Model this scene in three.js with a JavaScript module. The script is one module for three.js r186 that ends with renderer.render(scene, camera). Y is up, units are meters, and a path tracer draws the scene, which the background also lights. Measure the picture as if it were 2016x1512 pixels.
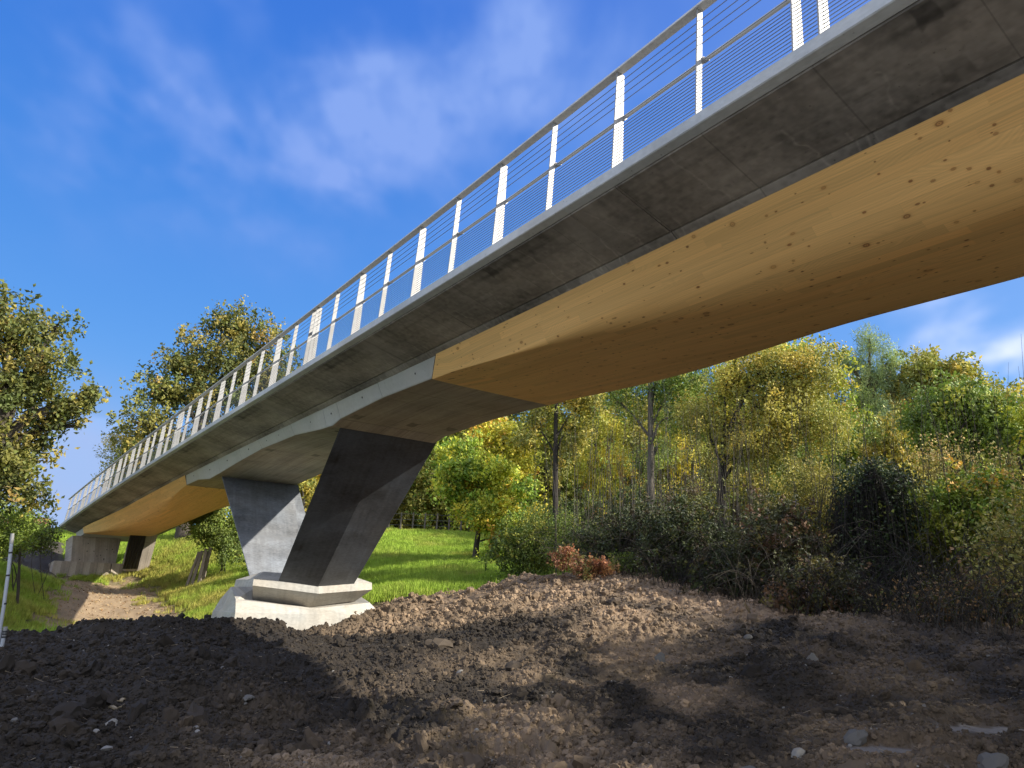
import * as THREE from 'three';
import { mergeGeometries, mergeVertices, toCreasedNormals } from 'three/addons/utils/BufferGeometryUtils.js';

// ---------------------------------------------------------------- camera, sky, sun, exposure
const EYE = 1.65, F = 1412.91, PITCH = 0.2736223, ROLL = 0.0428771;
const scene = new THREE.Scene();
const camera = new THREE.PerspectiveCamera(2 * Math.atan(756 / F) * 180 / Math.PI, 4 / 3, 0.1, 2500);
camera.position.set(0, EYE, 0);
camera.rotation.order = 'YXZ';
camera.rotation.set(PITCH, 0, ROLL);
scene.add(camera);
const renderer = new THREE.WebGLRenderer({ antialias: true });
renderer.toneMapping = THREE.LinearToneMapping;
renderer.toneMappingExposure = 2.6;
renderer.shadowMap.enabled = true;
renderer.shadowMap.type = THREE.PCFSoftShadowMap;

const SUN_AZ = 104 * Math.PI / 180, SUN_EL = 31 * Math.PI / 180;   // clockwise from the view direction
const sunDir = new THREE.Vector3(Math.sin(SUN_AZ) * Math.cos(SUN_EL), Math.sin(SUN_EL), -Math.cos(SUN_AZ) * Math.cos(SUN_EL));
const sun = new THREE.DirectionalLight(new THREE.Color(1, 0.92, 0.79), 3.35);
sun.position.copy(sunDir).multiplyScalar(120).add(new THREE.Vector3(-5, 0, -20));
sun.target.position.set(-5, 0, -20);
sun.castShadow = true;
sun.shadow.mapSize.set(4096, 4096);
Object.assign(sun.shadow.camera, { left: -60, right: 60, top: 60, bottom: -60, near: 1, far: 300 });
sun.shadow.bias = -0.0005;
scene.add(sun, sun.target);

// ---------------------------------------------------------------- noise and random numbers
function rng(seed) { let a = seed >>> 0; return () => { a = (a + 0x6D2B79F5) >>> 0; let t = a; t = Math.imul(t ^ (t >>> 15), t | 1); t ^= t + Math.imul(t ^ (t >>> 7), t | 61); return ((t ^ (t >>> 14)) >>> 0) / 4294967296; }; }
const PERM = (() => { const r = rng(77), p = Array.from({ length: 256 }, (_, i) => i); for (let i = 255; i > 0; i--) { const j = Math.floor(r() * (i + 1)); [p[i], p[j]] = [p[j], p[i]]; } const q = new Uint8Array(512); for (let i = 0; i < 512; i++) q[i] = p[i & 255]; return q; })();
const RV = (() => { const r = rng(99), a = new Float32Array(256); for (let i = 0; i < 256; i++) a[i] = r() * 2 - 1; return a; })();
const fade = t => t * t * t * (t * (t * 6 - 15) + 10);
function vn2(x, y, w = 256) { // value noise, -1..1, period w (<=256)
  const xi = Math.floor(x), yi = Math.floor(y), u = fade(x - xi), v = fade(y - yi);
  const x0 = ((xi % w) + w) % w, x1 = (x0 + 1) % w, y0 = ((yi % w) + w) % w, y1 = (y0 + 1) % w;
  const a = RV[PERM[PERM[x0] + y0]], b = RV[PERM[PERM[x1] + y0]], c = RV[PERM[PERM[x0] + y1]], d = RV[PERM[PERM[x1] + y1]];
  return a + (b - a) * u + (c - a) * v + (a - b - c + d) * u * v;
}
function vn3(x, y, z) { const k = Math.floor(z), f = fade(z - k); const a = vn2(x + 37 * (k & 7), y + 19 * (k & 7)), b = vn2(x + 37 * ((k + 1) & 7), y + 19 * ((k + 1) & 7)); return a + (b - a) * f; }
function fbm(x, y, oct, w = 256, gain = 0.5) { let s = 0, a = 1, n = 0; for (let i = 0; i < oct; i++) { s += a * vn2(x, y, w); n += a; x = x * 2 + (w === 256 ? 11.3 : 0); y = y * 2 + (w === 256 ? 7.7 : 0); w = Math.min(256, w * 2); a *= gain; } return s / n; }
function worley(x, y) { // distance to the nearest and its cell value
  const xi = Math.floor(x), yi = Math.floor(y); let best = 9, second = 9, val = 0;
  for (let j = -1; j <= 1; j++) for (let i = -1; i <= 1; i++) {
    const a = PERM[PERM[(xi + i) & 255] + ((yi + j) & 255)], b = PERM[a + 57];
    const dx = xi + i + (a + 0.5) / 256 - x, dy = yi + j + (b + 0.5) / 256 - y, d = dx * dx + dy * dy;
    if (d < best) { second = best; best = d; val = PERM[b + 13] / 255; } else if (d < second) second = d;
  }
  return [Math.sqrt(best), Math.sqrt(second), val];
}
const clamp = (x, a = 0, b = 1) => Math.min(b, Math.max(a, x));
const smooth = (a, b, x) => { const t = clamp((x - a) / (b - a)); return t * t * (3 - 2 * t); };
const lerp = (a, b, t) => a + (b - a) * t;

// direction of a point of the photograph (2016 x 1512), as x right, y up, f forward
function look(px, py) {
  const c = Math.cos(ROLL), s = Math.sin(ROLL), a = (px - 1008) / F, b = (py - 756) / F;
  const X = c * a + s * b, Y = -s * a + c * b;
  return { x: X, y: -Y * Math.cos(PITCH) + Math.sin(PITCH), f: Y * Math.sin(PITCH) + Math.cos(PITCH) };
}
function at(px, py, d) { // the place seen there, d metres off over the ground
  const q = look(px, py), k = d / Math.hypot(q.x, q.f);
  return new THREE.Vector3(q.x * k, EYE + q.y * k, -q.f * k);
}

// ---------------------------------------------------------------- sky
{
  const W = 1536, H = 768, data = new Float32Array(W * H * 4);
  const wisps = [[760, 60, .18, 1.1], [980, 120, .16, .9], [640, 120, .08, .7], [1240, 90, .1, .6], [900, 250, .10, .95], [1120, 60, .12, .9], [560, 40, .10, .5], [400, 210, .07, .6], [760, 180, .07, .7], [220, 190, .10, 1.4], [60, 190, .10, 1.5], [350, 260, .09, 1.5], [450, 310, .07, 1.2], [570, 370, .08, 1.5], [680, 365, .06, 1.5], [1980, 720, .10, 1.1], [1860, 660, .10, .6], [2050, 680, .1, .9]]
    .map(([x, y, r, w]) => { const q = look(x, y), l = Math.hypot(q.x, q.y, q.f); return [q.x / l, q.y / l, -q.f / l, r, w]; });
  const low = [[110, 920, .13, 1.0], [60, 960, .1, .8]].map(([x, y, r, w]) => { const q = look(x, y), l = Math.hypot(q.x, q.y, q.f); return [q.x / l, q.y / l, -q.f / l, r, w]; });
  for (let j = 0; j < H; j++) {
    const el = ((j + .5) / H - .5) * Math.PI, y = Math.sin(el), ce = Math.cos(el);
    for (let i = 0; i < W; i++) {
      const az = ((i + .5) / W - .5) * 2 * Math.PI, x = Math.cos(az) * ce, z = Math.sin(az) * ce, k = (j * W + i) * 4;
      const e = clamp(y / .72), cs = x * sunDir.x + y * sunDir.y + z * sunDir.z;
      const t = Math.pow(e, .62);
      let r = lerp(.075, .0085, t), g = lerp(.222, .060, t), b = lerp(.415, .262, t);
      const glow = Math.exp((cs - 1) * 3.2), glow2 = Math.exp((cs - 1) * 22);
      const hz = Math.exp(-Math.max(0, y) * 9);
      r += glow * .20 + glow2 * .9 + hz * .10; g += glow * .21 + glow2 * .85 + hz * .09; b += glow * .20 + glow2 * .75 + hz * .03;
      if (y > -.02) {
        const q = 1 / (y + .22), cx = x * q * 1.9, cy = z * q * 1.9;
        const n = fbm(cx * 1.1 + 3.1 + .5 * vn2(cx * 2, cy * 2), cy * 1.1 + 8.2 + .5 * vn2(cx * 2 + 9, cy * 2), 6, 256, .52) * .5 + .5;
        const fine = fbm(cx * 5 + 40, cy * 3.4 + 12, 5) * .5 + .5;
        let m = 0;
        for (const [a, c, d, rr, w] of wisps) { const dd = (a - x) ** 2 + (c - y) ** 2 + (d - z) ** 2; if (dd < rr * rr * 9) m += w * Math.exp(-dd / (rr * rr)); }
        let c = m * smooth(.30, .85, n * .5 + fine * .5) * .72 * (.62 + .38 * smooth(.3, .7, fbm(cx * 9 + 3, cy * 6 + 30 + n * 2, 4) * .5 + .5));
        // off-view sky: cloud added whiter and brighter than in view to fill shaded undersides
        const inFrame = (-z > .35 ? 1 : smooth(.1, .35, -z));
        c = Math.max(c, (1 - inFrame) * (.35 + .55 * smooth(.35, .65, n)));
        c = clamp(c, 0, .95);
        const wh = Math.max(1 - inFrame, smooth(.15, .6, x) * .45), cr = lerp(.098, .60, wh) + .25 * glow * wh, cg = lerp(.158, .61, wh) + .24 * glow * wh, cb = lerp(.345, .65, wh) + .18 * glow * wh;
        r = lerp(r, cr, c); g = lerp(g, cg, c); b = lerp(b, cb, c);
        let h = 0; for (const [a, c2, d, rr, w] of low) h += w * Math.exp(-((a - x) ** 2 + ((c2 - y) * 1.6) ** 2 + (d - z) ** 2) / (rr * rr));
        h = clamp(h, 0, 1) * .85 * (.75 + .25 * n);
        r = lerp(r, .15, h); g = lerp(g, .185, h); b = lerp(b, .30, h);
      } else { r = .16; g = .15; b = .12; }
      data[k] = r; data[k + 1] = g; data[k + 2] = b; data[k + 3] = 1;
    }
  }
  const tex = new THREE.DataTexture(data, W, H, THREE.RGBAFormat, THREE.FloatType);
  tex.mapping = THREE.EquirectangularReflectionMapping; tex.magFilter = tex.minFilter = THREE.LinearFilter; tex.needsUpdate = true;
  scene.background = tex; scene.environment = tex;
}

// ---------------------------------------------------------------- naming
const taken = {};
function numbered(name) { const n = taken[name] = (taken[name] ?? -1) + 1; return n ? `${name}_${String(n).padStart(3, '0')}` : name; }
function tag(o, label, category, group, kind) { o.userData.label = label; if (category) o.userData.category = category; if (group) o.userData.group = group; if (kind) o.userData.kind = kind; return o; }
function thing(name, label, category, pos = new THREE.Vector3(), group) {
  const o = new THREE.Group(); o.name = numbered(name); o.position.copy(pos); scene.add(o); return tag(o, label, category, group);
}
function part(name, geo, mat, parent, kind) { // geometry is given in world metres; the parent only shifts it
  const m = new THREE.Mesh(geo, mat); m.name = name; m.castShadow = m.receiveShadow = true;
  if (parent.isScene) m.name = numbered(name);
  else { const p = new THREE.Vector3(); for (let o = parent; o && !o.isScene; o = o.parent) p.add(o.position); if (p.lengthSq()) m.position.copy(p).multiplyScalar(-1); }
  if (kind) m.userData.kind = kind;
  parent.add(m); return m;
}

// ---------------------------------------------------------------- textures and materials
function dataTex(w, h, fn, srgb = true) {
  const d = new Uint8Array(w * h * 4);
  for (let j = 0; j < h; j++) for (let i = 0; i < w; i++) { const c = fn(i, j), k = (j * w + i) * 4; d[k] = clamp(c[0]) * 255; d[k + 1] = clamp(c[1]) * 255; d[k + 2] = clamp(c[2]) * 255; d[k + 3] = 255; }
  const t = new THREE.DataTexture(d, w, h); t.wrapS = t.wrapT = THREE.RepeatWrapping; t.magFilter = THREE.LinearFilter; t.minFilter = THREE.LinearMipmapLinearFilter; t.generateMipmaps = true;
  if (srgb) t.colorSpace = THREE.SRGBColorSpace; t.needsUpdate = true; return t;
}
const toS = v => v <= .0031308 ? v * 12.92 : 1.055 * Math.pow(v, 1 / 2.4) - .055;
const lin = (r, g, b) => [toS(r), toS(g), toS(b)];
// formed concrete, 6 x 3 m tile: streaks along the formwork boards, blotches, pale lime lines across, dark repair patches
function concreteTex(seed, base, spread, opts = {}) {
  const w = 1024, h = 512, r = rng(seed), lines = [], patches = [], holes = [];
  for (let i = 0; i < (opts.lines ?? 0); i++) lines.push([r(), r() * .7, .15 + r() * .35, r() * 6.28, .5 + r() * .5]);
  for (let i = 0; i < (opts.patches ?? 0); i++) patches.push([r(), r(), .015 + r() * .03, .02 + r() * .04, .5 + .5 * r()]);
  for (let i = 0; i < (opts.pores ?? 260); i++) holes.push([r() * w, r() * h, .6 + r() * 1.3]);
  const o = seed * 13.7, pore = new Float32Array(w * h);
  for (const [x, y, q] of holes) for (let j = -3; j <= 3; j++) for (let i = -3; i <= 3; i++) { const X = (Math.floor(x) + i + w) % w, Y = (Math.floor(y) + j + h) % h; pore[Y * w + X] = Math.max(pore[Y * w + X], clamp(q - Math.hypot(i, j)) * .5); }
  return dataTex(w, h, (i, j) => {
    const x = i / w, y = j / h;
    let v = 1 + spread * (fbm(x * 6 + o, y * 3, 5, 256) * .9 + fbm(x * 3, y * 40 + o, 3, 256) * (opts.board ?? .4) + fbm(x * 90 + o, y * 50, 2, 256) * .35);
    // wrap the blotches so that the tile has no seam
    const e = smooth(0, .08, x) * smooth(0, .08, 1 - x); v = lerp(1, v, .35 + .65 * e);
    const bd = Math.abs(((y * 14) % 1) - .5); if (bd > .485) v *= 1 - .10 * (opts.board ?? .4);
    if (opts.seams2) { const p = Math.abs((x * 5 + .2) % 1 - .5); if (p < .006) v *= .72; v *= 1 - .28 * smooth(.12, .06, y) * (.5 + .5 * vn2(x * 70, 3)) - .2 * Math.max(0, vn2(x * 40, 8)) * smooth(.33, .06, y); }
    if (opts.seams) { const q = Math.abs((y * 5 + .5) % 1 - .5), p = Math.abs((x * 2 + .3) % 1 - .5); if (q < .014) v *= .62; if (p < .004) v *= .6; }
    for (const [lx, ly, ll, ph, s] of lines) { if (y < ly || y > ly + ll) continue; const c = lx + .012 * Math.sin(y * 9 + ph) + .006 * vn2(y * 30 + ph, 3), d = Math.abs(x - c); if (d < .012) v += s * .55 * Math.exp(-d * d / (.0024 * .0024)) * (.4 + .6 * Math.abs(vn2(y * 60, ph))); }
    for (const [X, Y, a, b, s] of patches) { const d = Math.max(Math.abs(x - X) / a, Math.abs(y - Y) / b) + .25 * vn2(x * 60, y * 40); if (d < 1) v *= 1 - .5 * s * smooth(1, .75, d); }
    v *= 1 - pore[j * w + i];
    const warm = fbm(x * 4 + 50 + o, y * 4 + 20, 3);
    return lin(base[0] * v * (1 + .05 * warm), base[1] * v, base[2] * v * (1 - .06 * warm));
  });
}
const std = (o) => new THREE.MeshStandardMaterial({ roughness: .85, ...o });
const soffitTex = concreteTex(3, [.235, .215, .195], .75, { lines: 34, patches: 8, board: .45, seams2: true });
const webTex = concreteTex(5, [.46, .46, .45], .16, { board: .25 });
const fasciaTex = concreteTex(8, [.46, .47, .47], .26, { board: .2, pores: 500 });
const brownTex = concreteTex(11, [.34, .29, .235], .30, { board: .9, patches: 3, seams: true });
const plinthTex = concreteTex(14, [.35, .335, .30], .42, { board: .3 });
const coatShadeTex = concreteTex(17, [.050, .056, .066], .8, { board: .35, pores: 30 });
const coatLitTex = concreteTex(19, [.155, .167, .185], .7, { board: .3, pores: 30 });
const noiseBump = dataTex(512, 512, (i, j) => { const x = i / 512, y = j / 512, v = .5 + .35 * fbm(x * 16, y * 16, 5, 16, .6) + .15 * vn2(x * 128, y * 128, 128); return [v, v, v]; }, false);
const zincTex = dataTex(256, 256, (i, j) => { const w = worley(i / 8, j / 8), v = .84 + .16 * w[2] + .10 * fbm(i / 32, j / 32, 3, 8); return lin(v * .8, v * .8, v * .8); });
const M = {
  soffit: std({ map: soffitTex, roughness: .8, bumpMap: noiseBump, bumpScale: .003 }),
  web: std({ map: webTex, roughness: .82, bumpMap: noiseBump, bumpScale: .002 }),
  fascia: std({ map: fasciaTex, roughness: .8, bumpMap: noiseBump, bumpScale: .004 }),
  brown: std({ map: brownTex, roughness: .8, bumpMap: noiseBump, bumpScale: .003 }),
  plinth: std({ map: plinthTex, roughness: .85, bumpMap: noiseBump, bumpScale: .002 }),
  coatShade: std({ map: coatShadeTex, roughness: .42, bumpMap: noiseBump, bumpScale: .0012 }),
  coatLit: std({ map: coatLitTex, roughness: .6, bumpMap: noiseBump, bumpScale: .0012 }),
  dark: std({ color: new THREE.Color(.012, .012, .012), roughness: .9 }),
  seal: std({ color: new THREE.Color(.03, .032, .036), roughness: .7 }),
  steel: std({ map: zincTex, color: new THREE.Color(.37, .37, .365), metalness: .15, roughness: .5, bumpMap: noiseBump, bumpScale: .0006 }),
  rail: std({ map: zincTex, color: new THREE.Color(.74, .74, .72), metalness: .1, roughness: .5 }),  // same galvanised steel as the posts, lightened to lift its shaded underside
  wire: std({ color: new THREE.Color(.22, .23, .25), metalness: .6, roughness: .45 }),
  asphalt: std({ color: new THREE.Color(.09, .09, .09) }),
  tarp: std({ color: new THREE.Color(.015, .015, .017), roughness: .35, side: THREE.DoubleSide }),
};
// spruce glulam, 8 x 3 m tile: lamellas along the beam, boards finger-jointed end to end, grain, knots, resin slots
const woodTex = (() => {
  const w = 2048, h = 1024, r = rng(21), rows = 25, boards = [], paint = new Float32Array(w * h), red = new Float32Array(w * h);
  for (let i = 0; i < rows; i++) { const list = []; let x = r() * -2; while (x < 8) { const l = 1.4 + r() * 3; list.push([x, x + l, r() - .5, r() * 90, r() - .5]); x += l; } boards.push(list); }
  const spot = (X, Y, a, b, k, ringy, reddish) => { for (let j = -Math.ceil(b * 3); j <= b * 3; j++) for (let i = -Math.ceil(a * 3); i <= a * 3; i++) { const q = Math.hypot(i / a, j / b); if (q > 2.6) continue; const x = (Math.floor(X) + i + w) % w, y = (Math.floor(Y) + j + h) % h, n = y * w + x; const v = q < 1 ? k * (ringy ? .72 + .28 * Math.cos(q * 9) : 1) : k * .33 * Math.exp(-(q - 1) * 2.6); paint[n] = Math.max(paint[n], v); red[n] = Math.max(red[n], reddish * Math.exp(-q * q * .45)); } };
  for (let i = 0; i < 420; i++) { const big = r(), s = big > .86 ? 5.5 + r() * 4.5 : big > .38 ? 2.6 + r() * 2.6 : 1.4 + r() * 1.0; spot(r() * w, r() * h, s * (.9 + r() * .5), s * (.8 + r() * .3),   .40 + r() * .42, s > 5, .25 + .5 * r()); }
  for (let i = 0; i < 46; i++) spot(r() * w, r() * h, 5 + r() * 9, 1.1 + r(), .55, false, .2);
  return dataTex(w, h, (i, j) => {
    const X = i / w * 8, fy = j / h * rows, row = Math.floor(fy), b = boards[row].find(q => X >= q[0] && X < q[1]) || boards[row][0];
    const y = j / h * 3; let v = .98 + b[2] * .13;
    const wob = vn2(X * 1.3 + b[3], y * 5 + b[3]) * .12, cath = Math.sin((y + wob * (1 + b[4])) * 240 + 9 * vn2(X * .7 + b[3], y * 7));
    v += cath * .030 * (.4 + Math.abs(vn2(X * .4 + b[3], y * 3))) * 1.6 + vn2(X * 1.6 + b[3], y * 170) * .075 + fbm(X * .5 + b[3], y * 9, 3) * .10;
    const e = fy - row; if (e < .04 || e > .96) v *= .90;
    if (Math.abs(X - b[0]) < .006 && ((j >> 1) & 1)) v *= .93;
    const n = j * w + i, k = paint[n], rd = red[n] + Math.max(0, fbm(X * .35 + 60 + b[3], y * 1.4, 2)) * .35;
    return lin(.82 * v * (1 - k * .84), .50 * v * (1 - k * .93) * (1 - rd * .16), .185 * v * (1 - k * .93) * (1 - rd * .32));
  });
})();
M.wood = std({ map: woodTex, roughness: .62 });

// ---------------------------------------------------------------- the line of the bridge: s along it, u across it from the near edge, v above its edge
const AZ = -0.61419741, CA = Math.cos(AZ), SA = Math.sin(AZ), DECK_W = 5.4;
function B(s, u, v) {
  const t = s - 12, lat = 4.9017566 - .00118813 * t * t + u, hgt = 4.4503549 - .01041748 * t - .00085171 * t * t - 1.394069e-5 * t * t * t + v;
  return new THREE.Vector3(s * SA + lat * CA, EYE + hgt, -(s * CA - lat * SA));
}
// loft through rings of points; uv in metres / (tu, tv)
function loft(rings, { tu = 6, tv = 3, ss = null, caps = true, crease = .45, flat = false, u0 = 0 } = {}) {
  const n = rings[0].length, pos = [], uv = [], idx = [];
  let run = u0;
  rings.forEach((ring, k) => {
    if (k) run += ring[0].distanceTo(rings[k - 1][0]);
    let per = 0;
    for (let i = 0; i <= n; i++) { const p = ring[i % n]; if (i) per += p.distanceTo(ring[i - 1]); pos.push(p.x, p.y, p.z); uv.push((ss ? ss[k] : run) / tu, per / tv); }
  });
  const m = n + 1;
  for (let k = 0; k + 1 < rings.length; k++) for (let i = 0; i < n; i++) { const a = k * m + i, b = a + 1, c = a + m, d = c + 1; idx.push(a, c, b, b, c, d); }
  const g = new THREE.BufferGeometry(); 
  if (caps) for (const k of [0, rings.length - 1]) {
    const ring = rings[k], c = ring.reduce((q, p) => q.add(p), new THREE.Vector3()).divideScalar(n), o = pos.length / 3;
    const ax = ring[1].clone().sub(ring[0]).normalize(), nn = new THREE.Vector3(); for (let i = 0; i < n; i++) nn.add(ring[i].clone().sub(c).cross(ring[(i + 1) % n].clone().sub(c))); nn.normalize(); const ay = nn.clone().cross(ax);
    const tri = THREE.ShapeUtils.triangulateShape(ring.map(p => new THREE.Vector2(p.clone().sub(c).dot(ax), p.clone().sub(c).dot(ay))), []);
    for (const p of ring) { pos.push(p.x, p.y, p.z); uv.push(p.clone().sub(c).dot(ax) / tu + .3 + k * .37, p.clone().sub(c).dot(ay) / tv); }
    for (const [a, b, d] of tri) k ? idx.push(o + a, o + d, o + b) : idx.push(o + a, o + b, o + d);
  }
  g.setAttribute('position', new THREE.Float32BufferAttribute(pos, 3)); g.setAttribute('uv', new THREE.Float32BufferAttribute(uv, 2)); g.setIndex(idx);
  // turn the faces outwards
  let vol = 0; for (let i = 0; i < idx.length; i += 3) { const [a, b, c] = [idx[i], idx[i + 1], idx[i + 2]].map(q => new THREE.Vector3(pos[q * 3], pos[q * 3 + 1], pos[q * 3 + 2]).sub(rings[0][0])); vol += a.dot(b.cross(c)); }
  if (vol < 0) { for (let i = 0; i < idx.length; i += 3) [idx[i + 1], idx[i + 2]] = [idx[i + 2], idx[i + 1]]; g.setIndex(idx); }
  return toCreasedNormals(g, flat ? .01 : crease);
}
const range = (a, b, step) => { const n = Math.max(1, Math.round((b - a) / step)), o = []; for (let i = 0; i <= n; i++) o.push(a + (b - a) * i / n); return o; };
const along = (profile, a, b, step, opt = {}) => { const ss = range(a, b, step); return loft(ss.map(s => profile.map(([u, v]) => B(s, u, v))), { ss, ...opt }); };
function tubeGeo(pts, r0, r1, seg = 6, sides = 6) {
  const curve = pts.length > 1 && pts[0].isVector3 ? new THREE.CatmullRomCurve3(pts) : pts;
  const g = new THREE.TubeGeometry(curve, seg, 1, sides, false), p = g.attributes.position, nn = g.attributes.normal;
  for (let i = 0; i <= seg; i++) { const t = i / seg, c = curve.getPointAt(t), r = lerp(r0, r1, t); for (let j = 0; j <= sides; j++) { const k = i * (sides + 1) + j; p.setXYZ(k, c.x + nn.getX(k) * r, c.y + nn.getY(k) * r, c.z + nn.getZ(k) * r); } }
  return g;
}

// ---------------------------------------------------------------- the footbridge
const S_END = 48.4, S_START = -14;
const bridge = thing('footbridge', 'long timber and concrete footbridge on slanted dark legs crossing the soil mound', 'bridge', B(21.3, 2.7, -5.5));
{
  // deck in bays with open joints, a core behind the joints, edge beams
  const prof = [[.115, -.03], [.115, -.150], [.122, -.166], [1.0, -.402], [1.004, -.375], [1.022, -.375], [1.026, -.41], [1.125, -.472]];
  const full = [...prof, ...prof.slice().reverse().map(([u, v]) => [DECK_W - u, v])];
  const bays = [S_START, -9, -4.2, .6, 5.2, 9.55]; for (let s = 11.95; s < S_END - 1; s += 2.417) bays.push(s); bays.push(S_END);
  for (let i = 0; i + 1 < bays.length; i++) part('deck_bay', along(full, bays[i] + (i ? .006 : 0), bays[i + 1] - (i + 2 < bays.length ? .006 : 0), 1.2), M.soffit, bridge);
  part('deck_core', along([[.2, -.05], [.2, -.155], [1.0, -.36], [1.15, -.42], [4.25, -.42], [4.4, -.36], [5.2, -.155], [5.2, -.05]], S_START + .02, S_END - .02, 2.4), M.dark, bridge);
  for (const m of [u => u, u => DECK_W - u]) part('edge_beam', along([[0, .006], [0, -.112], [.010, -.122], [.104, -.150], [.104, -.115], [.16, -.115], [.16, -.01], [.05, .012], [.012, .012]].map(([u, v]) => [m(u), v]), S_START + .001, S_END + .012, 1.2), M.fascia, bridge);
  part('walkway', along([[.17, -.004], [.17, -.028], [5.23, -.028], [5.23, -.004]], S_START + .01, S_END - .01, 2.4), M.asphalt, bridge);
  part('end_plate', along(full.map(([u, v]) => [u, v - .001]), S_END + .002, S_END + .32, .3), M.brown, bridge);

  // concrete girder over the pier; each cast length is a piece, the joints between them stay open
  const WEB = [[11.42, -.80], [13.5, -.76], [15.6, -.83], [16.05, -.92], [16.8, -.89], [18.6, -.745], [21.2, -.71], [23.2, -.79], [25.2, -.90], [26.4, -.95], [27.9, -.78], [29.3, -.77]];
  const webV = s => { for (let i = 0; i + 1 < WEB.length; i++) if (s <= WEB[i + 1][0]) return lerp(WEB[i][1], WEB[i + 1][1], clamp((s - WEB[i][0]) / (WEB[i + 1][0] - WEB[i][0]))); return WEB.at(-1)[1]; };
  const girderRing = (s, lean = 0) => { const v = webV(s); return [[1.14, -.465], [1.16, -.50], [1.285, v + .012], [1.30, v], [4.10, v], [4.115, v + .012], [4.24, -.50], [4.26, -.465]].map(([u, q]) => B(s + lean * clamp((-.45 - q) / .35), u, q)); };
  const cuts = [10.98, 13.45, 15.62, 16.42, 18.6, 21.2, 23.0, 25.2, 27.7, 29.05];
  const girder = part('concrete_girder', (() => { const ss = range(11.1, 28.9, .6); return loft(ss.map(s => { const v = webV(s); return [[1.2, -.44], [1.33, v + .03], [4.07, v + .03], [4.2, -.44]].map(([u, q]) => B(s, u, q)); })); })(), M.dark, bridge);
  for (let i = 0; i + 1 < cuts.length; i++) {
    const a = cuts[i] + (i ? .007 : 0), b = cuts[i + 1] - (i + 2 < cuts.length ? .007 : 0);
    const ss = [a, ...WEB.map(w => w[0]).filter(s => s > a + .05 && s < b - .05), b];
    // web and soffit carry different concrete: the soffit is browner
    const rings = ss.map((s, k) => girderRing(s, (i === 0 && k === 0) ? .42 : (i + 2 === cuts.length && k + 1 === ss.length) ? .35 : 0));
    part('girder_section', loft(rings, { ss, crease: .2 }), M.web, girder);
    const sof = ss.map((s, k) => { const v = webV(s), l = (i === 0 && k === 0) ? .42 : (i + 2 === cuts.length && k + 1 === ss.length) ? .35 : 0; return [[1.306, v + .01], [1.306, v - .004], [4.094, v - .004], [4.094, v + .01]].map(([u, q]) => B(s + l, u, q)); });
    part('girder_soffit', loft(sof, { ss, crease: .2 }), M.brown, girder);
  }
  const hole = new THREE.CylinderGeometry(.016, .016, .012, 10);
  for (const s of [11.9, 14.3, 16.0, 17.3, 19.6, 20.6, 22.2, 24.3, 26.2, 28.2]) {
    const v = lerp(-.47, webV(s), .42), p = B(s, lerp(1.14, 1.295, .42), v), out = B(s, 0, -.3).sub(B(s, 1, -.15)).normalize();
    const g = hole.clone(); g.applyQuaternion(new THREE.Quaternion().setFromUnitVectors(new THREE.Vector3(0, 1, 0), out)); g.scale(1, 1.5, 1); g.translate(p.x, p.y, p.z); part('tie_hole', g, M.dark, girder);
  }
  // timber girders: a block that twists from flat at the pier to a deep keel at midspan
  const NEAR = [[-6.6, 1.30, -.80], [-4.2, 1.33, -.93], [-2.2, 1.38, -1.03], [-.9, 1.55, -1.10], [.6, 1.72, -1.15], [2.4, 1.76, -1.19], [4.5, 1.75, -1.15], [5.9, 1.56, -1.10], [7.2, 1.40, -1.03], [9.1, 1.34, -.93], [11.4, 1.30, -.80]];
  const FAR = [[29.3, 1.30, -.77], [31.8, 1.42, -.93], [34.6, 1.62, -1.07], [37.0, 1.74, -1.17], [39, 1.76, -1.19], [41.5, 1.62, -1.13], [44, 1.36, -.97], [46.5, 1.2, -.72]];
  const at3 = (T, s) => { for (let i = 0; i + 1 < T.length; i++) if (s <= T[i + 1][0]) { const t = clamp((s - T[i][0]) / (T[i + 1][0] - T[i][0])), p = T[Math.max(0, i - 1)], a = T[i], b = T[i + 1], q = T[Math.min(T.length - 1, i + 2)]; return [1, 2].map(k => .5 * (2 * a[k] + (b[k] - p[k]) * t + (2 * p[k] - 5 * a[k] + 4 * b[k] - q[k]) * t * t + (3 * a[k] - p[k] - 3 * b[k] + q[k]) * t * t * t)); } return T.at(-1).slice(1); };
  function timber(T, a, b, la, lb, shiftEnd) {
    const ss = range(a, b, .3), rings = ss.map((s, k) => {
      const [ru, rv] = at3(T, s), e = Math.min(s - a, b - s), rr = .015 + .42 * smooth(1.6, 6.5, e), sh = shiftEnd ? -.30 * smooth(38, 47, s) : 0, tv = -.467 + (shiftEnd ? .06 * smooth(42, 46.5, s) : 0);
      const pts = [], A = [1.115, tv], R = [ru, rv], C = [DECK_W / 2, rv - .012];
      const l1 = Math.hypot(R[0] - A[0], R[1] - A[1]), l2 = C[0] - R[0], d = Math.min(rr, l1 * .8, l2 * .8);
      const P = [lerp(R[0], A[0], d / l1), lerp(R[1], A[1], d / l1)], Q = [lerp(R[0], C[0], d / l2), lerp(R[1], C[1], d / l2)];
      pts.push(A, [lerp(A[0], P[0], .5), lerp(A[1], P[1], .5)]);
      for (let i = 0; i <= 8; i++) { const t = i / 8; pts.push([(1 - t) ** 2 * P[0] + 2 * t * (1 - t) * R[0] + t * t * Q[0], (1 - t) ** 2 * P[1] + 2 * t * (1 - t) * R[1] + t * t * Q[1]]); }
      pts.push([lerp(Q[0], C[0], .5), lerp(Q[1], C[1], .5)]);
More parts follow.
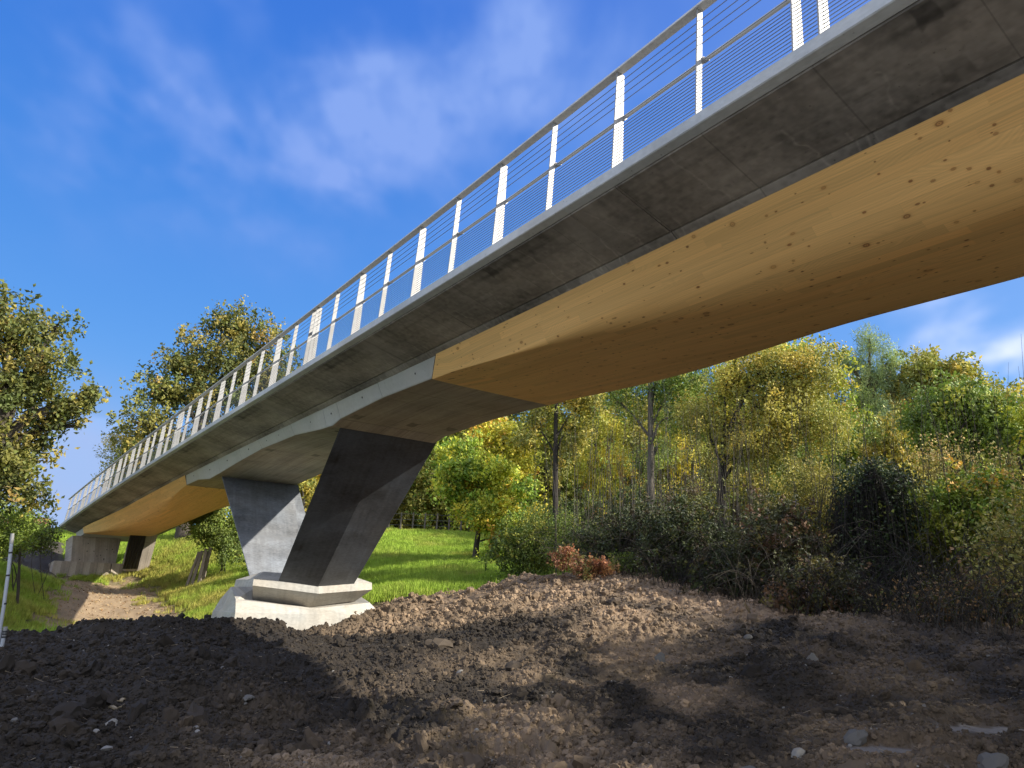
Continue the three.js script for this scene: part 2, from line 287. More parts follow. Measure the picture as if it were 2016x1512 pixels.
      const all = [...pts, ...pts.slice().reverse().map(([u, v]) => [DECK_W - u, v])];
      const lean = k === 0 ? la : k === ss.length - 1 ? lb : 0;
      return all.map(([u, v]) => B(s + lean * clamp((-.45 - v) / .35), u + sh, v));
    });
    return part('timber_girder', loft(rings, { ss, tu: 8, tv: 3, crease: .5 }), M.wood, bridge);
  }
  timber(NEAR, -6.6, 10.94, 0, .44, false);
  timber(FAR, 29.12, 46.5, .34, 0, true);
  // dark seals in the joints between timber and concrete
  const seal = (s, l, v) => loft([s, s + .05].map(q => [[1.125, -.46], [1.31, v - .006], [4.09, v - .006], [4.275, -.46]].map(([u, w]) => B(q + l * clamp((-.45 - w) / .35), u - .004 * (u < 2 ? 1 : -1), w))));
  part('joint_seal', seal(10.935, .44, -.80), M.seal, bridge); part('joint_seal', seal(29.06, .345, -.77), M.seal, bridge);
  part('end_girder', (() => { const ss = [46.52, S_END]; return loft(ss.map(s => [[.86, -.40], [.95, -.72], [3.75, -.72], [4.0, -.40]].map(([u, v]) => B(s, u, v)))); })(), M.web, bridge);

  // pier: two slanted legs with a folded outer face, on an hourglass plinth with an undercut rim
  const pier = part('pier', loft([21.0, 21.6].map(s => [[1.9, -4.3], [1.9, -4.6], [3.8, -4.6], [3.8, -4.3]].map(([u, v]) => B(s, u, v)))), M.plinth, bridge);
  const SC = 21.3, mir = s => 2 * SC - s;
  for (const side of [0, 1]) {
    const f = s => side ? mir(s) : s;
    // outer left, outer fold, outer right, inner right, inner left
    const rings = [0, .12, .25, .38, .5, .62, .75, .88, 1].map(t => {
      const v = lerp(-.885, -4.62, t), s0 = lerp(16.13, 19.95, t), uL = lerp(1.53, 1.82, t), uR = lerp(4.18, 3.98, t), uc = lerp(2.86, 2.84, t), fold = lerp(.04, .20, t), th = lerp(.66, .72, t);
      const iL = side ? -.02 : .30, oL = side ? .28 : 0; const bk = lerp(0, .14, t); return [[uL + oL, s0 + bk], [uL + oL + .012, s0 - .012 + bk], [uc, s0 - fold], [uR - oL - .012, s0 - .012 + bk], [uR - oL, s0 + bk], [uR - iL, s0 + th - .02], [uR - iL - .014, s0 + th], [uL + iL + .014, s0 + th], [uL + iL, s0 + th - .02]].map(([u, s]) => B(f(s), u, v));
    });
    part('leg', loft(rings, { tu: 3, tv: 3, crease: .12 }), side ? M.coatLit : M.coatShade, pier);  // one coating: near leg darkened and blued for shade, far leg paler as lit
    part('leg_bearing', loft([0, 1].map(t => [[1.60, 16.22], [4.1, 16.22], [4.08, 16.72], [1.62, 16.72]].map(([u, s]) => B(f(s), u, -.80 - t * .1)))), M.dark, pier);
  }
  // plinth rings in (u, s), with their own heights; built for the near half and mirrored to the far half
  const CX = 2.87;
  const ringOf = (c, r, q, n, vc, vr, vn) => { // c corner offset u, s of corner, r s of the ridge, notch u
    const [uL, uR, sc] = c; const pts = [[uL, sc, vc], [(uL + CX) / 2, (sc + r) / 2, (vc + vr) / 2], [CX, r, vr], [(uR + CX) / 2, (sc + r) / 2, (vc + vr) / 2], [uR, sc, vc], [n[1], SC, vn], [uR, mir(sc), vc], [CX, mir(r), vr], [uL + .32, mir(sc), vc], [n[0], SC, vn]];
    return pts.map(([u, s, v]) => B(s, u, v));
  };
  part('plinth_cap', loft([
    ringOf([1.42, 4.34, 20.62], 20.34, 0, [1.74, 4.0], -4.97, -5.14, -4.97),
    ringOf([1.16, 4.60, 19.98], 19.66, 0, [1.62, 4.15], -4.585, -4.745, -4.6),
    ringOf([1.175, 4.585, 20.0], 19.69, 0, [1.63, 4.14], -4.395, -4.535, -4.40),
    ringOf([1.62, 4.2, 20.6], 20.3, 0, [1.8, 3.95], -4.20, -4.24, -4.18)], { flat: true, tu: 3 }), M.plinth, pier);
  part('plinth_base', loft([
    ringOf([.66, 4.95, 19.55], 19.3, 0, [.80, 4.98], -6.1, -6.1, -6.1),
    ringOf([.735, 4.84, 19.72], 19.45, 0, [.88, 4.86], -5.275, -5.28, -5.28),
    ringOf([.745, 4.82, 19.75], 19.48, 0, [.89, 4.84], -5.26, -5.265, -5.26),
    ringOf([.80, 4.60, 20.05], 19.78, 0, [1.0, 4.6], -4.95, -5.13, -4.62),
    ringOf([1.48, 4.28, 20.66], 20.40, 0, [1.7, 4.1], -4.945, -5.12, -4.60)], { flat: true, tu: 3 }), M.plinth, pier);

  // abutment: wall with tie holes, footing in cast lengths, a slanted leg half wrapped in dark sheeting
  const ab = part('abutment', loft([47.5, 49.2].map(s => [[.58, -.70], [.78, -2.4], [2.95, -2.4], [3.0, -.70]].map(([u, v]) => B(s, u, v)))), M.brown, bridge);
  [[-.15, .62], [.63, 1.28], [1.29, 1.95], [1.96, 2.62], [2.67, 3.5], [3.51, 4.0]].forEach(([a, b], i) => part('footing_block', loft([46.95 + (i === 5 ? .35 : 0), 48.9].map(s => [[a, -2.17 - (i === 5 ? .1 : 0)], [a, -3.6], [b, -3.6], [b, -2.17 - (i === 5 ? .1 : 0)]].map(([u, v]) => B(s, u, v)))), M.brown, ab));
  const r = rng(4); for (let i = 0; i < 11; i++) { const p = B(47.49, 1 + r() * 1.8, -1 - r() * 1.0), g = hole.clone(); g.rotateX(Math.PI / 2); g.rotateY(-AZ); g.scale(1.6, 1.6, 1.6); g.translate(p.x, p.y, p.z); part('tie_hole', g, M.dark, ab); }
  const slant = part('slanted_leg', loft([[44.9, 45.6, 3.05, 4.3, -.72], [46.4, 47.4, 3.3, 4.5, -2.6]].map(([s0, s1, a, b, v]) => [B(s0 + .35, a, v), B(s0, lerp(a, b, .48), v), B(s0 + .3, b, v), B(s1 + .3, b, v), B(s1 + .3, a, v)]), { flat: true }), M.brown, bridge);
  { // sheeting in folds over the left face of the leg
    const g = new THREE.PlaneGeometry(1, 1, 28, 10), p = g.attributes.position;
    for (let i = 0; i < p.count; i++) { const x = p.getX(i) + .5, y = .5 - p.getY(i), w = .05 * Math.sin(x * 34 + y * 5 + 2 * vn2(x * 5, y * 3)) + .03 * vn2(x * 12, y * 4); const q = B(lerp(lerp(45.18, 44.82, x), lerp(46.62, 46.28, x), y) - .05 + w, lerp(lerp(2.9, 3.62, x), lerp(3.15, 3.85, x), y), lerp(-.85, -2.5, y)); p.setXYZ(i, q.x, q.y, q.z); }
    g.computeVertexNormals(); part('plastic_sheet', g, M.tarp, slant);
  }

  // railings
  const SP = 1.20842735, S0 = 2.7627;
  const plate = (s, w0, w1, m, th = .008) => { const c = (u, v, q) => B(s + q, m(u), v), lean = .083; return loft([-th, th].map(q => [c(.035, -.012, q), c(.035 + w0, -.012, q), c(.035 + lean + w1, 1.35, q), c(.035 + lean, 1.35, q)]), { flat: true, tu: 1, tv: 1 }); };
  for (const [m, near] of [[u => u, true], [u => DECK_W - u, false]]) {
    const lean = v => .083 * v / 1.35;
    const rail = part('railing', along([[.09, 1.352], [.09, 1.376], [.093, 1.380], [.197, 1.380], [.20, 1.376], [.20, 1.352]].map(([u, v]) => [m(u), v]), -8.4, S_END - .3, .9, { tu: 1, tv: 1 }), M.rail, bridge);
    const n0 = -9, n1 = 37;
    for (let n = n0; n <= n1; n++) {
      const s = S0 + n * SP, wide = n % 2 === 0, joint = ((n % 10) + 10) % 10 === 0;
      if (near) {
        if (joint) {
          for (const q of [-.125, .125]) part('post', plate(s + q, .165, .115, m), M.steel, rail);
          part('coupling', along([[.14, .77], [.14, .84], [.155, .84], [.155, .77]], s - .117, s + .117, .2), M.steel, rail);
          const pg = new THREE.CylinderGeometry(.0065, .0065, .004, 8); pg.rotateX(Math.PI / 2); pg.rotateY(-AZ);
          for (let v = .06; v < 1.3; v += .043) { const c = B(s - .125 - .0098 - .0005, .035 + lean(v) + .07, v), g = pg.clone(); g.translate(c.x, c.y, c.z); part('wire_hole', g, M.dark, rail); }
        } else part('post', plate(s, wide ? .165 : .085, wide ? .112 : .075, m), M.steel, rail);
        const w = wide ? .14 : .08, c = [[.03 + lean(.75) + w, .72], [.255, .765], [.255, .777], [.03 + lean(.75) + w, .76]];
        if (!joint) { part('bracket', along(c, s - .03, s + .03, .06, { flat: true }), M.steel, rail); }
      } else part('post', plate(s, wide ? .165 : .085, wide ? .112 : .075, m), M.steel, rail);
    }
    const line = v0 => range(-8.4, S_END - .3, .9);
    const tube = (u, v, r, a = -8.4, b = S_END - .3) => tubeGeo(range(a, b, .9).map(s => B(s, m(u), v)), r, r, Math.round((b - a) / .9), near ? 6 : 4);
    const breaks = near ? [-8.4, S0 - .13, S0 + .13, S0 + 10 * SP - .13, S0 + 10 * SP + .13, S0 + 20 * SP - .13, S0 + 20 * SP + .13, S_END - .3] : [-8.4, S_END - .3];
    for (let i = 0; i + 1 < breaks.length; i += 2) part('handrail', tube(.25, .80, .025, breaks[i], breaks[i + 1]), M.rail, rail);
    const heights = []; for (let v = .055; v < .64; v += .0425) heights.push(v); heights.push(.71, .93, 1.035, 1.14, 1.245);
    for (const v of heights) part('wire', tube(.035 + lean(v) + .068, v, .0046), M.wire, rail);
  }
}

// ---------------------------------------------------------------- the lie of the land: heights through known spots (x right, f forward, h over the eye)
const SPOTS = [[-3.2, 5.1, -1.3], [-2, 6.7, -1.52], [.15, 7.4, -1.58], [2.4, 7, -1.45], [4.1, 6.2, -1.3], [-6.8, 10.5, -1.12], [-7.1, 12.7, -1.05], [-6.05, 15.9, -1.04], [-4.66, 17.9, -1.42], [-2.6, 17.4, -1.32], [-1.7, 20.2, -1.0], [-4.3, 19.2, -1.5], [-3.04, 18.25, -1.36], [-1.6, 19.5, -.85],
  [.13, 22.5, .10], [2.96, 21.8, .36], [5.24, 18.8, -.1], [6.92, 14.4, -.56], [7.67, 11.1, -.69], [-.9, 15.5, -1.01], [2.05, 14.35, -.82], [4.4, 12.8, -.87], [5.7, 10.55, -.9], [0, 11, -1.35], [-3, 10.5, -1.22], [-3, 14, -1.2], [-6, 20.6, -1.4], [-4.6, 16.2, -1.22],
  [-9.6, 13.4, -1.55], [-9.2, 17.4, -2.0], [-12.5, 20.5, -2.55], [-8.4, 22.5, -2.2], [-17, 26.5, -2.2], ...[[230, 1212, 36], [120, 1216, 35], [112, 1150, 44], [60, 1195, 35], [180, 1143, 46.5], [105, 1138, 46.5], [262, 1146, 46], [300, 1140, 44.5], [330, 1165, 41], [330, 1205, 35], [420, 1208, 32], [330, 1110, 46], [450, 1100, 43], [430, 1155, 37], [30, 1120, 42], [0, 1180, 33], [90, 1085, 51], [60, 1060, 53], [230, 1112, 49.5], [330, 1060, 53], [130, 1062, 54]].map(([x, y, d]) => { const p = at(x, y, d); return [p.x, -p.z, p.y - EYE]; }), [-23.1, 53.2, 3.1], [-17.5, 46.7, 2.45], [-8.5, 27, -1.5],
  [-3.7, 23.7, -.38], [-.17, 23.6, -.15], [-3, 32.9, .75], [-7.2, 44.4, 2.7], [-3, 44.9, 2.85], [2, 40, 1.9], [-6, 25, -1.0],
  [-28, 52, 2.6], [-33, 38, 1.1], [-30, 25, .2], [-24, 20, -1.2], [-16, 10, -1.5],
  [5, 26, .6], [10, 22, .25], [15, 18, -.15], [12, 30, 1.1], [20, 25, .5], [5, 40, 2.3], [15, 40, 2], [12, 10, -.75], [20, 10, -.6], [28, 16, 0],
  [0, 0, -1.65], [-5, 0, -1.55], [6, 0, -1.5], [12, 2, -1.2], [0, -10, -1.7], [-10, 0, -1.5], [20, -5, -1.2], [-15, -10, -1.6], [10, -15, -1.5],
  [-8, 60, 3.3], [10, 60, 3.1], [30, 40, 1.8], [-30, 65, 3.2], [-45, 40, 1.6], [40, 10, .2], [-40, 0, -.8], [0, -40, -1.6], [40, -30, -1]];
const tps = (() => { // thin-plate spline
  const n = SPOTS.length, N = n + 3, A = Array.from({ length: N }, () => new Float64Array(N + 1)), U = d2 => d2 < 1e-9 ? 0 : .5 * d2 * Math.log(d2);
  for (let i = 0; i < n; i++) { for (let j = 0; j < n; j++) A[i][j] = U((SPOTS[i][0] - SPOTS[j][0]) ** 2 + (SPOTS[i][1] - SPOTS[j][1]) ** 2) + (i === j ? .05 : 0); A[i][n] = 1; A[i][n + 1] = SPOTS[i][0]; A[i][n + 2] = SPOTS[i][1]; A[n][i] = 1; A[n + 1][i] = SPOTS[i][0]; A[n + 2][i] = SPOTS[i][1]; A[i][N] = SPOTS[i][2]; }
  for (let c = 0; c < N; c++) { let p = c; for (let r = c + 1; r < N; r++) if (Math.abs(A[r][c]) > Math.abs(A[p][c])) p = r; [A[c], A[p]] = [A[p], A[c]]; for (let r = 0; r < N; r++) if (r !== c) { const k = A[r][c] / A[c][c]; if (k) for (let q = c; q <= N; q++) A[r][q] -= k * A[c][q]; } }
  const w = A.map((r, i) => r[N] / r[i]);
  return (x, f) => { let s = w[n] + w[n + 1] * x + w[n + 2] * f; for (let i = 0; i < n; i++) s += w[i] * U((x - SPOTS[i][0]) ** 2 + (f - SPOTS[i][1]) ** 2); return s; };
})();
// bare soil: signed distance to its outline (inside positive), frayed
function polyDist(P, x, f) { let d = 1e9, inside = false; for (let i = 0, j = P.length - 1; i < P.length; j = i++) { const [xi, fi] = P[i], [xj, fj] = P[j]; if ((fi > f) !== (fj > f) && x < (xj - xi) * (f - fi) / (fj - fi) + xi) inside = !inside; const ex = xj - xi, ef = fj - fi, t = clamp(((x - xi) * ex + (f - fi) * ef) / (ex * ex + ef * ef)); d = Math.min(d, Math.hypot(x - xi - t * ex, f - fi - t * ef)); } return inside ? d : -d; }
const SOIL = [[-12, 2], [-11.5, 6], [-9, 10.2], [-7.9, 13.0], [-7.4, 15.2], [-6.6, 17.6], [-5.4, 20.5], [-3.9, 22.6], [-1.6, 23.0], [0, 23.7], [2.5, 24.5], [5, 22.5], [8, 19], [11, 14.5], [12.5, 10], [11, 4], [6, 2.5]];
const SAND = [[70, 1228, 28], [84, 1190, 36], [96, 1155, 43], [105, 1140, 46.5], [262, 1146, 46.5], [290, 1165, 42], [330, 1198, 37], [420, 1214, 30], [340, 1228, 24], [200, 1236, 22]].map(([x, y, d]) => { const p = at(x, y, d); return [p.x, -p.z]; });
const HEAP = [[10, 1112, 45], [142, 1114, 47.5], [142, 1080, 50], [142, 1062, 53], [60, 1055, 54], [15, 1080, 50]].map(([x, y, d]) => { const p = at(x, y, d); return [p.x, -p.z]; });
const frayed = (x, f) => .35 * vn2(x * 1.1, f * 1.1) + .18 * vn2(x * 4, f * 4);
const soilAt = (x, f) => polyDist(SOIL, x, f) + frayed(x, f);
const sandAt = (x, f) => polyDist(SAND, x, f) + 1.8 * frayed(x, f);
const heapAt = (x, f) => polyDist(HEAP, x, f) + 1.5 * frayed(x, f);
const MUD_SHEEN = [[at(2005, 1450, 7.6), .42, .26], [at(1950, 1362, 9.3), .40, .2], [at(1760, 1420, 8.3), .5, .16]].map(([p, a, b]) => [p.x, -p.z, a, b]);
const base = (x, f) => { const r = Math.hypot(x, f - 15), k = smooth(55, 110, r); return k >= 1 ? 1.6 : lerp(tps(x, f), 1.6, k); };
// soil tone: humus and dry loam, with sunlit ridge and shaded flanks painted in
const paleness = (x, f, t1) => clamp(smooth(.25, .8, .42 + .75 * t1 + .20 * smooth(-1, 2.5, x)) * smooth(-3.6, 1.2, x - .35 * (f - 9)) * .85 * lerp(1, .38, smooth(1.8, 4.6, x) * smooth(16.5, 12.5, f)) + .75 * smooth(15.5, 18.5, f + 1.2 * t1) * smooth(-6, -2.5, x));
function ground(x, f, fine = true) { // height in world metres
  let h = base(x, f), s = soilAt(x, f);
  const sm = smooth(-.25, .35, s);
  if (sm > 0) {
    const w2 = [x + .35 * vn2(x * .9, f * .9 + 5), f + .35 * vn2(x * .9 + 8, f * .9)];
    let q = .13 * fbm(x * .55 + 3, f * .55, 3) + .07 * vn2(x * 1.7, f * 1.7);
    q += .10 * Math.max(0, vn2(x * .8 + f * .5, f * 1.9 - x * .4 + 20)) ; // pushed-up ridges
    if (fine) {
      const a = worley(w2[0] * 3.1, w2[1] * 3.1), b = worley(x * 8.5 + 3, f * 8.5), c = worley(x * 21 + 9, f * 21), patch = smooth(-.35, .35, vn2(x * .7 + 30, f * .7)) * .75 + .25;
      const dd = (w, k) => Math.max(0, 1 - w[0] * w[0] * k);
      const e = worley(w2[0] * 5.3 + 2, w2[1] * 5.3); q += patch * (.085 * smooth(0, .7, dd(a, 2.2)) * a[2] * a[2] + .055 * smooth(0, .8, dd(e, 2)) * e[2] + .045 * smooth(0, .9, dd(b, 1.9)) * (.1 + b[2]) + .028 * smooth(0, 1, dd(c, 1.8)) * (.2 + c[2]));
      q += .016 * fbm(x * 24, f * 24, 3) + .03 * fbm(x * 5, f * 5, 3);
    }
    h += sm * q + .02 * smooth(.0, .6, s) * smooth(2.2, .5, s);
    for (const [px, pf, a, b] of MUD_SHEEN) { const d = Math.hypot((x - px) / a, (f - pf) / b); h = lerp(h, base(px, pf) - .06, smooth(2.4, 1.1, d)); }
  }
  const e = smooth(0, 1, heapAt(x, f)); if (e > 0) h += e * (.2 + .55 * fbm(x * .9, f * .9, 5));
  if (sm < 1) h += (1 - sm) * (.07 * fbm(x * .35, f * .35, 3) + (fine ? .02 * vn2(x * 3, f * 3) : 0));
  return EYE + h;
}
{
  const ang = [], rad = [];
  for (let a = -180; a < -47; a += 3.5) ang.push(a); for (let i = 0; i <= 940; i++) ang.push(-47 + 94 * i / 940); for (let a = 50; a < 180; a += 3.5) ang.push(a); ang.push(180);
  rad.push(.02, .6, 1.4, 2.4, 3.4, 4.2); for (let i = 0; i <= 520; i++) rad.push(4.8 * Math.pow(26 / 4.8, i / 520)); for (let i = 1; i <= 85; i++) rad.push(26 * Math.pow(62 / 26, i / 85)); for (let i = 1; i <= 18; i++) rad.push(62 * Math.pow(1800 / 62, i / 18));
  const n = ang.length, m = rad.length, pos = new Float32Array(n * m * 3), col = new Float32Array(n * m * 3), uv = new Float32Array(n * m * 2), idx = new Uint32Array((n - 1) * (m - 1) * 6);
  let q = 0;
  for (let j = 0; j < m; j++) for (let i = 0; i < n; i++) {
    const a = ang[i] * Math.PI / 180, x = Math.sin(a) * rad[j], f = Math.cos(a) * rad[j], k = j * n + i, far = rad[j] > 60;
    const dense = Math.abs(ang[i]) < 50 && rad[j] < 60;
    const y = far ? EYE + base(x, f) : ground(x, f, dense);
    pos[k * 3] = x; pos[k * 3 + 1] = y; pos[k * 3 + 2] = -f; uv[k * 2] = x / 1.6; uv[k * 2 + 1] = f / 1.6;
    let r = .050, g = .075, b = .018;
    if (!far) {
      const s = soilAt(x, f), sd = sandAt(x, f), hp = heapAt(x, f), t1 = fbm(x * .8, f * .8, 4), t2 = fbm(x * 6 + 4, f * 6, 3);
      const dry = paleness(x, f, t1); // tone with sun and shade painted in: pale dry ridge, dark humic left
      r = lerp(.060, .105, clamp(.5 + t2)) * (1 - .2 * t1); g = r * 1.0; b = r * .45; // thin turf
      g = r * 1.12;
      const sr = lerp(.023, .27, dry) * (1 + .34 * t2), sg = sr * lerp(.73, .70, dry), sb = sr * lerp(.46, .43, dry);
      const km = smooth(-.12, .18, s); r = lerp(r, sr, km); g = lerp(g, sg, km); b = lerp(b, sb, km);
      const ks = smooth(-.5, .5, sd) * (1 - km); const nn = .85 + .25 * t2; r = lerp(r, .46 * nn, ks); g = lerp(g, .335 * nn, ks); b = lerp(b, .205 * nn, ks);
      const kt = smooth(.6, -.8, s) * smooth(9, 5, f) * smooth(-16, -12, x); if (kt > 0) { const q = .38 + .06 * t2; r = lerp(r, q * 1.08, kt); g = lerp(g, q, kt); b = lerp(b, q * .84, kt); } // unseen pale ground added to bounce light onto the bridge underside
      const kh = smooth(0, .4, hp); r = lerp(r, .05, kh); g = lerp(g, .042, kh); b = lerp(b, .036, kh);
      for (const [px, pf, aa, bb] of MUD_SHEEN) { const d = Math.hypot((x - px) / aa, (f - pf) / bb), w = smooth(1.5, .7, d + .8 * t2); r = lerp(r, .24, w); g = lerp(g, .215, w); b = lerp(b, .19, w); }  // pale colour painted in for the sky reflected by wet mud
    }
    col[k * 3] = r; col[k * 3 + 1] = g; col[k * 3 + 2] = b;
    if (i < n - 1 && j < m - 1) { const A = k, Bq = k + 1, C = k + n, D = k + n + 1; idx[q++] = A; idx[q++] = Bq; idx[q++] = C; idx[q++] = Bq; idx[q++] = D; idx[q++] = C; }
  }
  const g = new THREE.BufferGeometry(); g.setAttribute('position', new THREE.BufferAttribute(pos, 3)); g.setAttribute('color', new THREE.BufferAttribute(col, 3)); g.setAttribute('uv', new THREE.BufferAttribute(uv, 2)); g.setIndex(new THREE.BufferAttribute(idx, 1)); g.computeVertexNormals();
  const grain = dataTex(1024, 1024, (i, j) => { const x = i / 1024, y = j / 1024, w = worley(x * 40 % 256, y * 40 % 256), v = .80 + .22 * fbm(x * 32, y * 32, 5, 32, .6) + .06 * (w[2] - .5); return [v, v, v]; }, false);
  const bump = dataTex(1024, 1024, (i, j) => { const x = i / 1024, y = j / 1024, v = .5 + .5 * fbm(x * 64, y * 64, 4, 64, .65); return [v, v, v]; }, false);
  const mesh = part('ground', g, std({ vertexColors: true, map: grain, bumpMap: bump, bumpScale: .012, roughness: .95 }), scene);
  tag(mesh, 'dark churned soil mound running into grass slopes and a sandy track', null, null, 'structure');
}
const V = (x, f, up = 0) => new THREE.Vector3(x, ground(x, f, true) + up, -f);
const Q4 = new THREE.Quaternion(), E3 = new THREE.Euler(), M4 = new THREE.Matrix4(), P3 = new THREE.Vector3(), S3 = new THREE.Vector3(), C3 = new THREE.Color();
function instanced(name, geo, mat, list, parent = scene) { // list of [pos, euler|quaternion, scale, color]
  const m = new THREE.InstancedMesh(geo, mat, list.length); m.name = parent.isScene ? numbered(name) : name; m.castShadow = m.receiveShadow = true;
  const off = new THREE.Vector3(); if (!parent.isScene) off.copy(parent.position);
  list.forEach(([p, e, s, c], i) => { const qq = e.isQuaternion ? e : Q4.setFromEuler(e); if (s.isVector3) S3.copy(s); else S3.setScalar(s); m.setMatrixAt(i, M4.compose(P3.copy(p).sub(off), qq, S3)); m.setColorAt(i, c); });
  m.userData.kind = 'stuff'; parent.add(m); return m;
}
// ---------------------------------------------------------------- clods, gravel and stones on the soil
function lump(seed, detail, rough, flatY = .8) {
  const r = rng(seed); let g = new THREE.IcosahedronGeometry(1, detail); g.deleteAttribute('uv'); g.deleteAttribute('normal'); g = mergeVertices(g);
  const p = g.attributes.position, o = r() * 50;
  for (let i = 0; i < p.count; i++) { const x = p.getX(i), y = p.getY(i), z = p.getZ(i), d = 1 + rough * (vn3(x * 1.4 + o, y * 1.4 + o, z * 1.4 + 2 + o % 3) + .55 * vn3(x * 3.3 + o, y * 3.3, z * 3.3 + 2)); p.setXYZ(i, x * d, y * d * flatY, z * d); }
  return toCreasedNormals(g, .5);
}
{
  const r = rng(31), clods = Array.from({ length: 7 }, (_, i) => lump(40 + i, 2, .48)), lists = clods.map(() => []);
  const cm = std({ roughness: .95, bumpMap: noiseBump, bumpScale: .01 });
  for (let i = 0; i < 175000; i++) {
    const a = (r() - .5) * 1.55, d = 5 * Math.pow(24.5 / 5, Math.pow(r(), .8)), x = Math.sin(a) * d, f = Math.cos(a) * d;
    const s = soilAt(x, f); if (s < -.05) continue;
    const patch = .5 + .5 * vn2(x * .9 + 12, f * .9); if (r() > .45 + patch * .7) continue;
    let rare = 0; for (const [px, pf, aa, bb] of MUD_SHEEN) if (Math.hypot((x - px) / aa, (f - pf) / bb) < 1.25) rare = 1; if (rare) continue;
    const sz = (.0062 + .0016 * smooth(9, 18, d)) * Math.pow(r() + .012, -.52) * (1 + .6 * smooth(14, 19, f)) ; if (sz > .075 + .05 * smooth(13, 18, f)) continue;
    const t1 = fbm(x * .8, f * .8, 4), dry = paleness(x, f, t1);
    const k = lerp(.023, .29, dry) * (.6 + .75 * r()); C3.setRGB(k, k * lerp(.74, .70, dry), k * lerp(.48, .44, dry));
    lists[i % 7].push([V(x, f, sz * .25), new THREE.Euler(r() * 6, r() * 6, r() * 6), sz, C3.clone()]);
  }
  for (let i = 0; i < 420; i++) { // heavier lumps, thrown up in groups
    const a = (r() - .5) * 1.4, d = 6.5 * Math.pow(23 / 6.5, r()), x = Math.sin(a) * d, f = Math.cos(a) * d; if (soilAt(x, f) < .3 || vn2(x * .8 + 40, f * .8) < .12) continue;
    const sz = .05 + .10 * r() * r(), dry = paleness(x, f, fbm(x * .8, f * .8, 4)), k = lerp(.022, .26, dry) * (.6 + .6 * r()); lists[i % 7].push([V(x, f, sz * .2), new THREE.Euler(r() * 6, r() * 6, r() * 6), new THREE.Vector3(sz * (1 + r() * .6), sz * (.6 + .3 * r()), sz), C3.setRGB(k, k * .72, k * .46).clone()]);
  }
  const all = clods.map((g, i) => instanced('soil_clods', g, cm, lists[i]));
  all.forEach((m, i) => tag(m, 'loose crumbs and clods of earth scattered over the soil mound', 'soil clods', 'clods over the soil mound', 'stuff'));
  const peb = [lump(61, 1, .25, .65), lump(62, 1, .3, .6)], pl = [[], []];
  for (let i = 0; i < 700; i++) { const a = (r() - .5) * 1.5, d = 5.5 * Math.pow(22 / 5.5, r()), x = Math.sin(a) * d, f = Math.cos(a) * d; if (soilAt(x, f) < .2) continue; const k = .12 + .2 * r() * r(), sz = .008 + .02 * r() * r(); pl[i & 1].push([V(x, f, sz * .5), new THREE.Euler(r() * .8, r() * 6, r() * .8), sz, C3.setRGB(k, k * .95, k * .88).clone()]); }
  peb.forEach((g, i) => tag(instanced('gravel', g, std({ roughness: .8 }), pl[i]), 'small pale pebbles scattered in the soil', 'gravel', 'pebbles in the soil', 'stuff'));
  // larger stones, each its own thing
  const st = [[1210, 1267, 11.2, .075, 'pale rounded stone right of centre on the upper mound'], [1102, 1254, 13.2, .11, 'brown rounded stone on the mound below the bush'], [1300, 1257, 12.4, .09, 'flat grey stone on the slope right of the mound top'], [1470, 1222, 14, .07, 'whitish stone high on the right soil slope'], [1600, 1265, 12, .085, 'grey stone lying below the dark bushes'], [1675, 1385, 8.4, .10, 'large wet grey stone on the lower right slope'], [1570, 1468, 7.6, .055, 'pale greenish stone near the lower edge, right of centre'], [1940, 1425, 7.9, .11, 'tall buff stone beside the puddle'], [1470, 1497, 7.2, .075, 'grey stone at the lower frame edge'], [215, 1440, 7, .045, 'white sharp stone in the dark soil lower left'], [365, 1446, 6.9, .035, 'small white stone in the dark soil'], [870, 1243, 13.8, .17, 'broad slab of compacted brown earth in front of the plinth'], [905, 1292, 11.4, .05, 'smooth pale stone in front of the plinth corner'], [490, 1348, 8.6, .06, 'grey-green stone in the middle of the shaded soil'], [225, 1395, 7.8, .06, 'pale flaky stone on the shaded left slope'], [1012, 1278, 12, .14, 'round clay lump on the middle of the mound']];
  const sg = [lump(71, 2, .26, .7), lump(72, 2, .34, .62), lump(73, 2, .3, .8)], r2 = rng(5);
  st.forEach(([px, py, d, sz, label], i) => { const p = at(px, py, d), x = p.x, f = -p.z, br = /brown|clay/.test(label), wh = /white|pale/.test(label), k = br ? .06 : wh ? .19 : .11; const m = part('stone', sg[i % 3], std({ color: new THREE.Color(k, k * (br ? .76 : .95), k * (br ? .52 : .86)), roughness: .85, bumpMap: noiseBump, bumpScale: .004 }), scene); m.position.copy(V(x, f, sz * .28)); m.rotation.set(r2() * .6, r2() * 6, r2() * .6); m.scale.set(sz * (1.1 + r2() * .5), sz * .8, sz); tag(m, label, 'stone'); });
  // splintered wood in the soil
  const wood = std({ color: new THREE.Color(.30, .24, .15), roughness: .8, bumpMap: noiseBump, bumpScale: .004 });
  [[845, 1372, 9.2, .30, 2.35, .25, 'split grey wooden stake lying in the middle of the soil'], [233, 1352, 8.4, .16, .5, .1, 'short wood chip in the shaded left soil'], [246, 1338, 8.7, .13, 1.6, .0, 'yellowish wood chip above the shorter one'], [420, 1219, 15.6, .9, .2, .04, 'bleached branch lying left of the plinth'], [1475, 1183, 17.2, .8, 2.2, .5, 'broken pale branch sticking out of the bank']].forEach(([px, py, d, L, yaw, tilt, label]) => {
    const p = at(px, py, d), b = V(p.x, -p.z, .025), dir = new THREE.Vector3(Math.cos(yaw), tilt, Math.sin(yaw)).normalize();
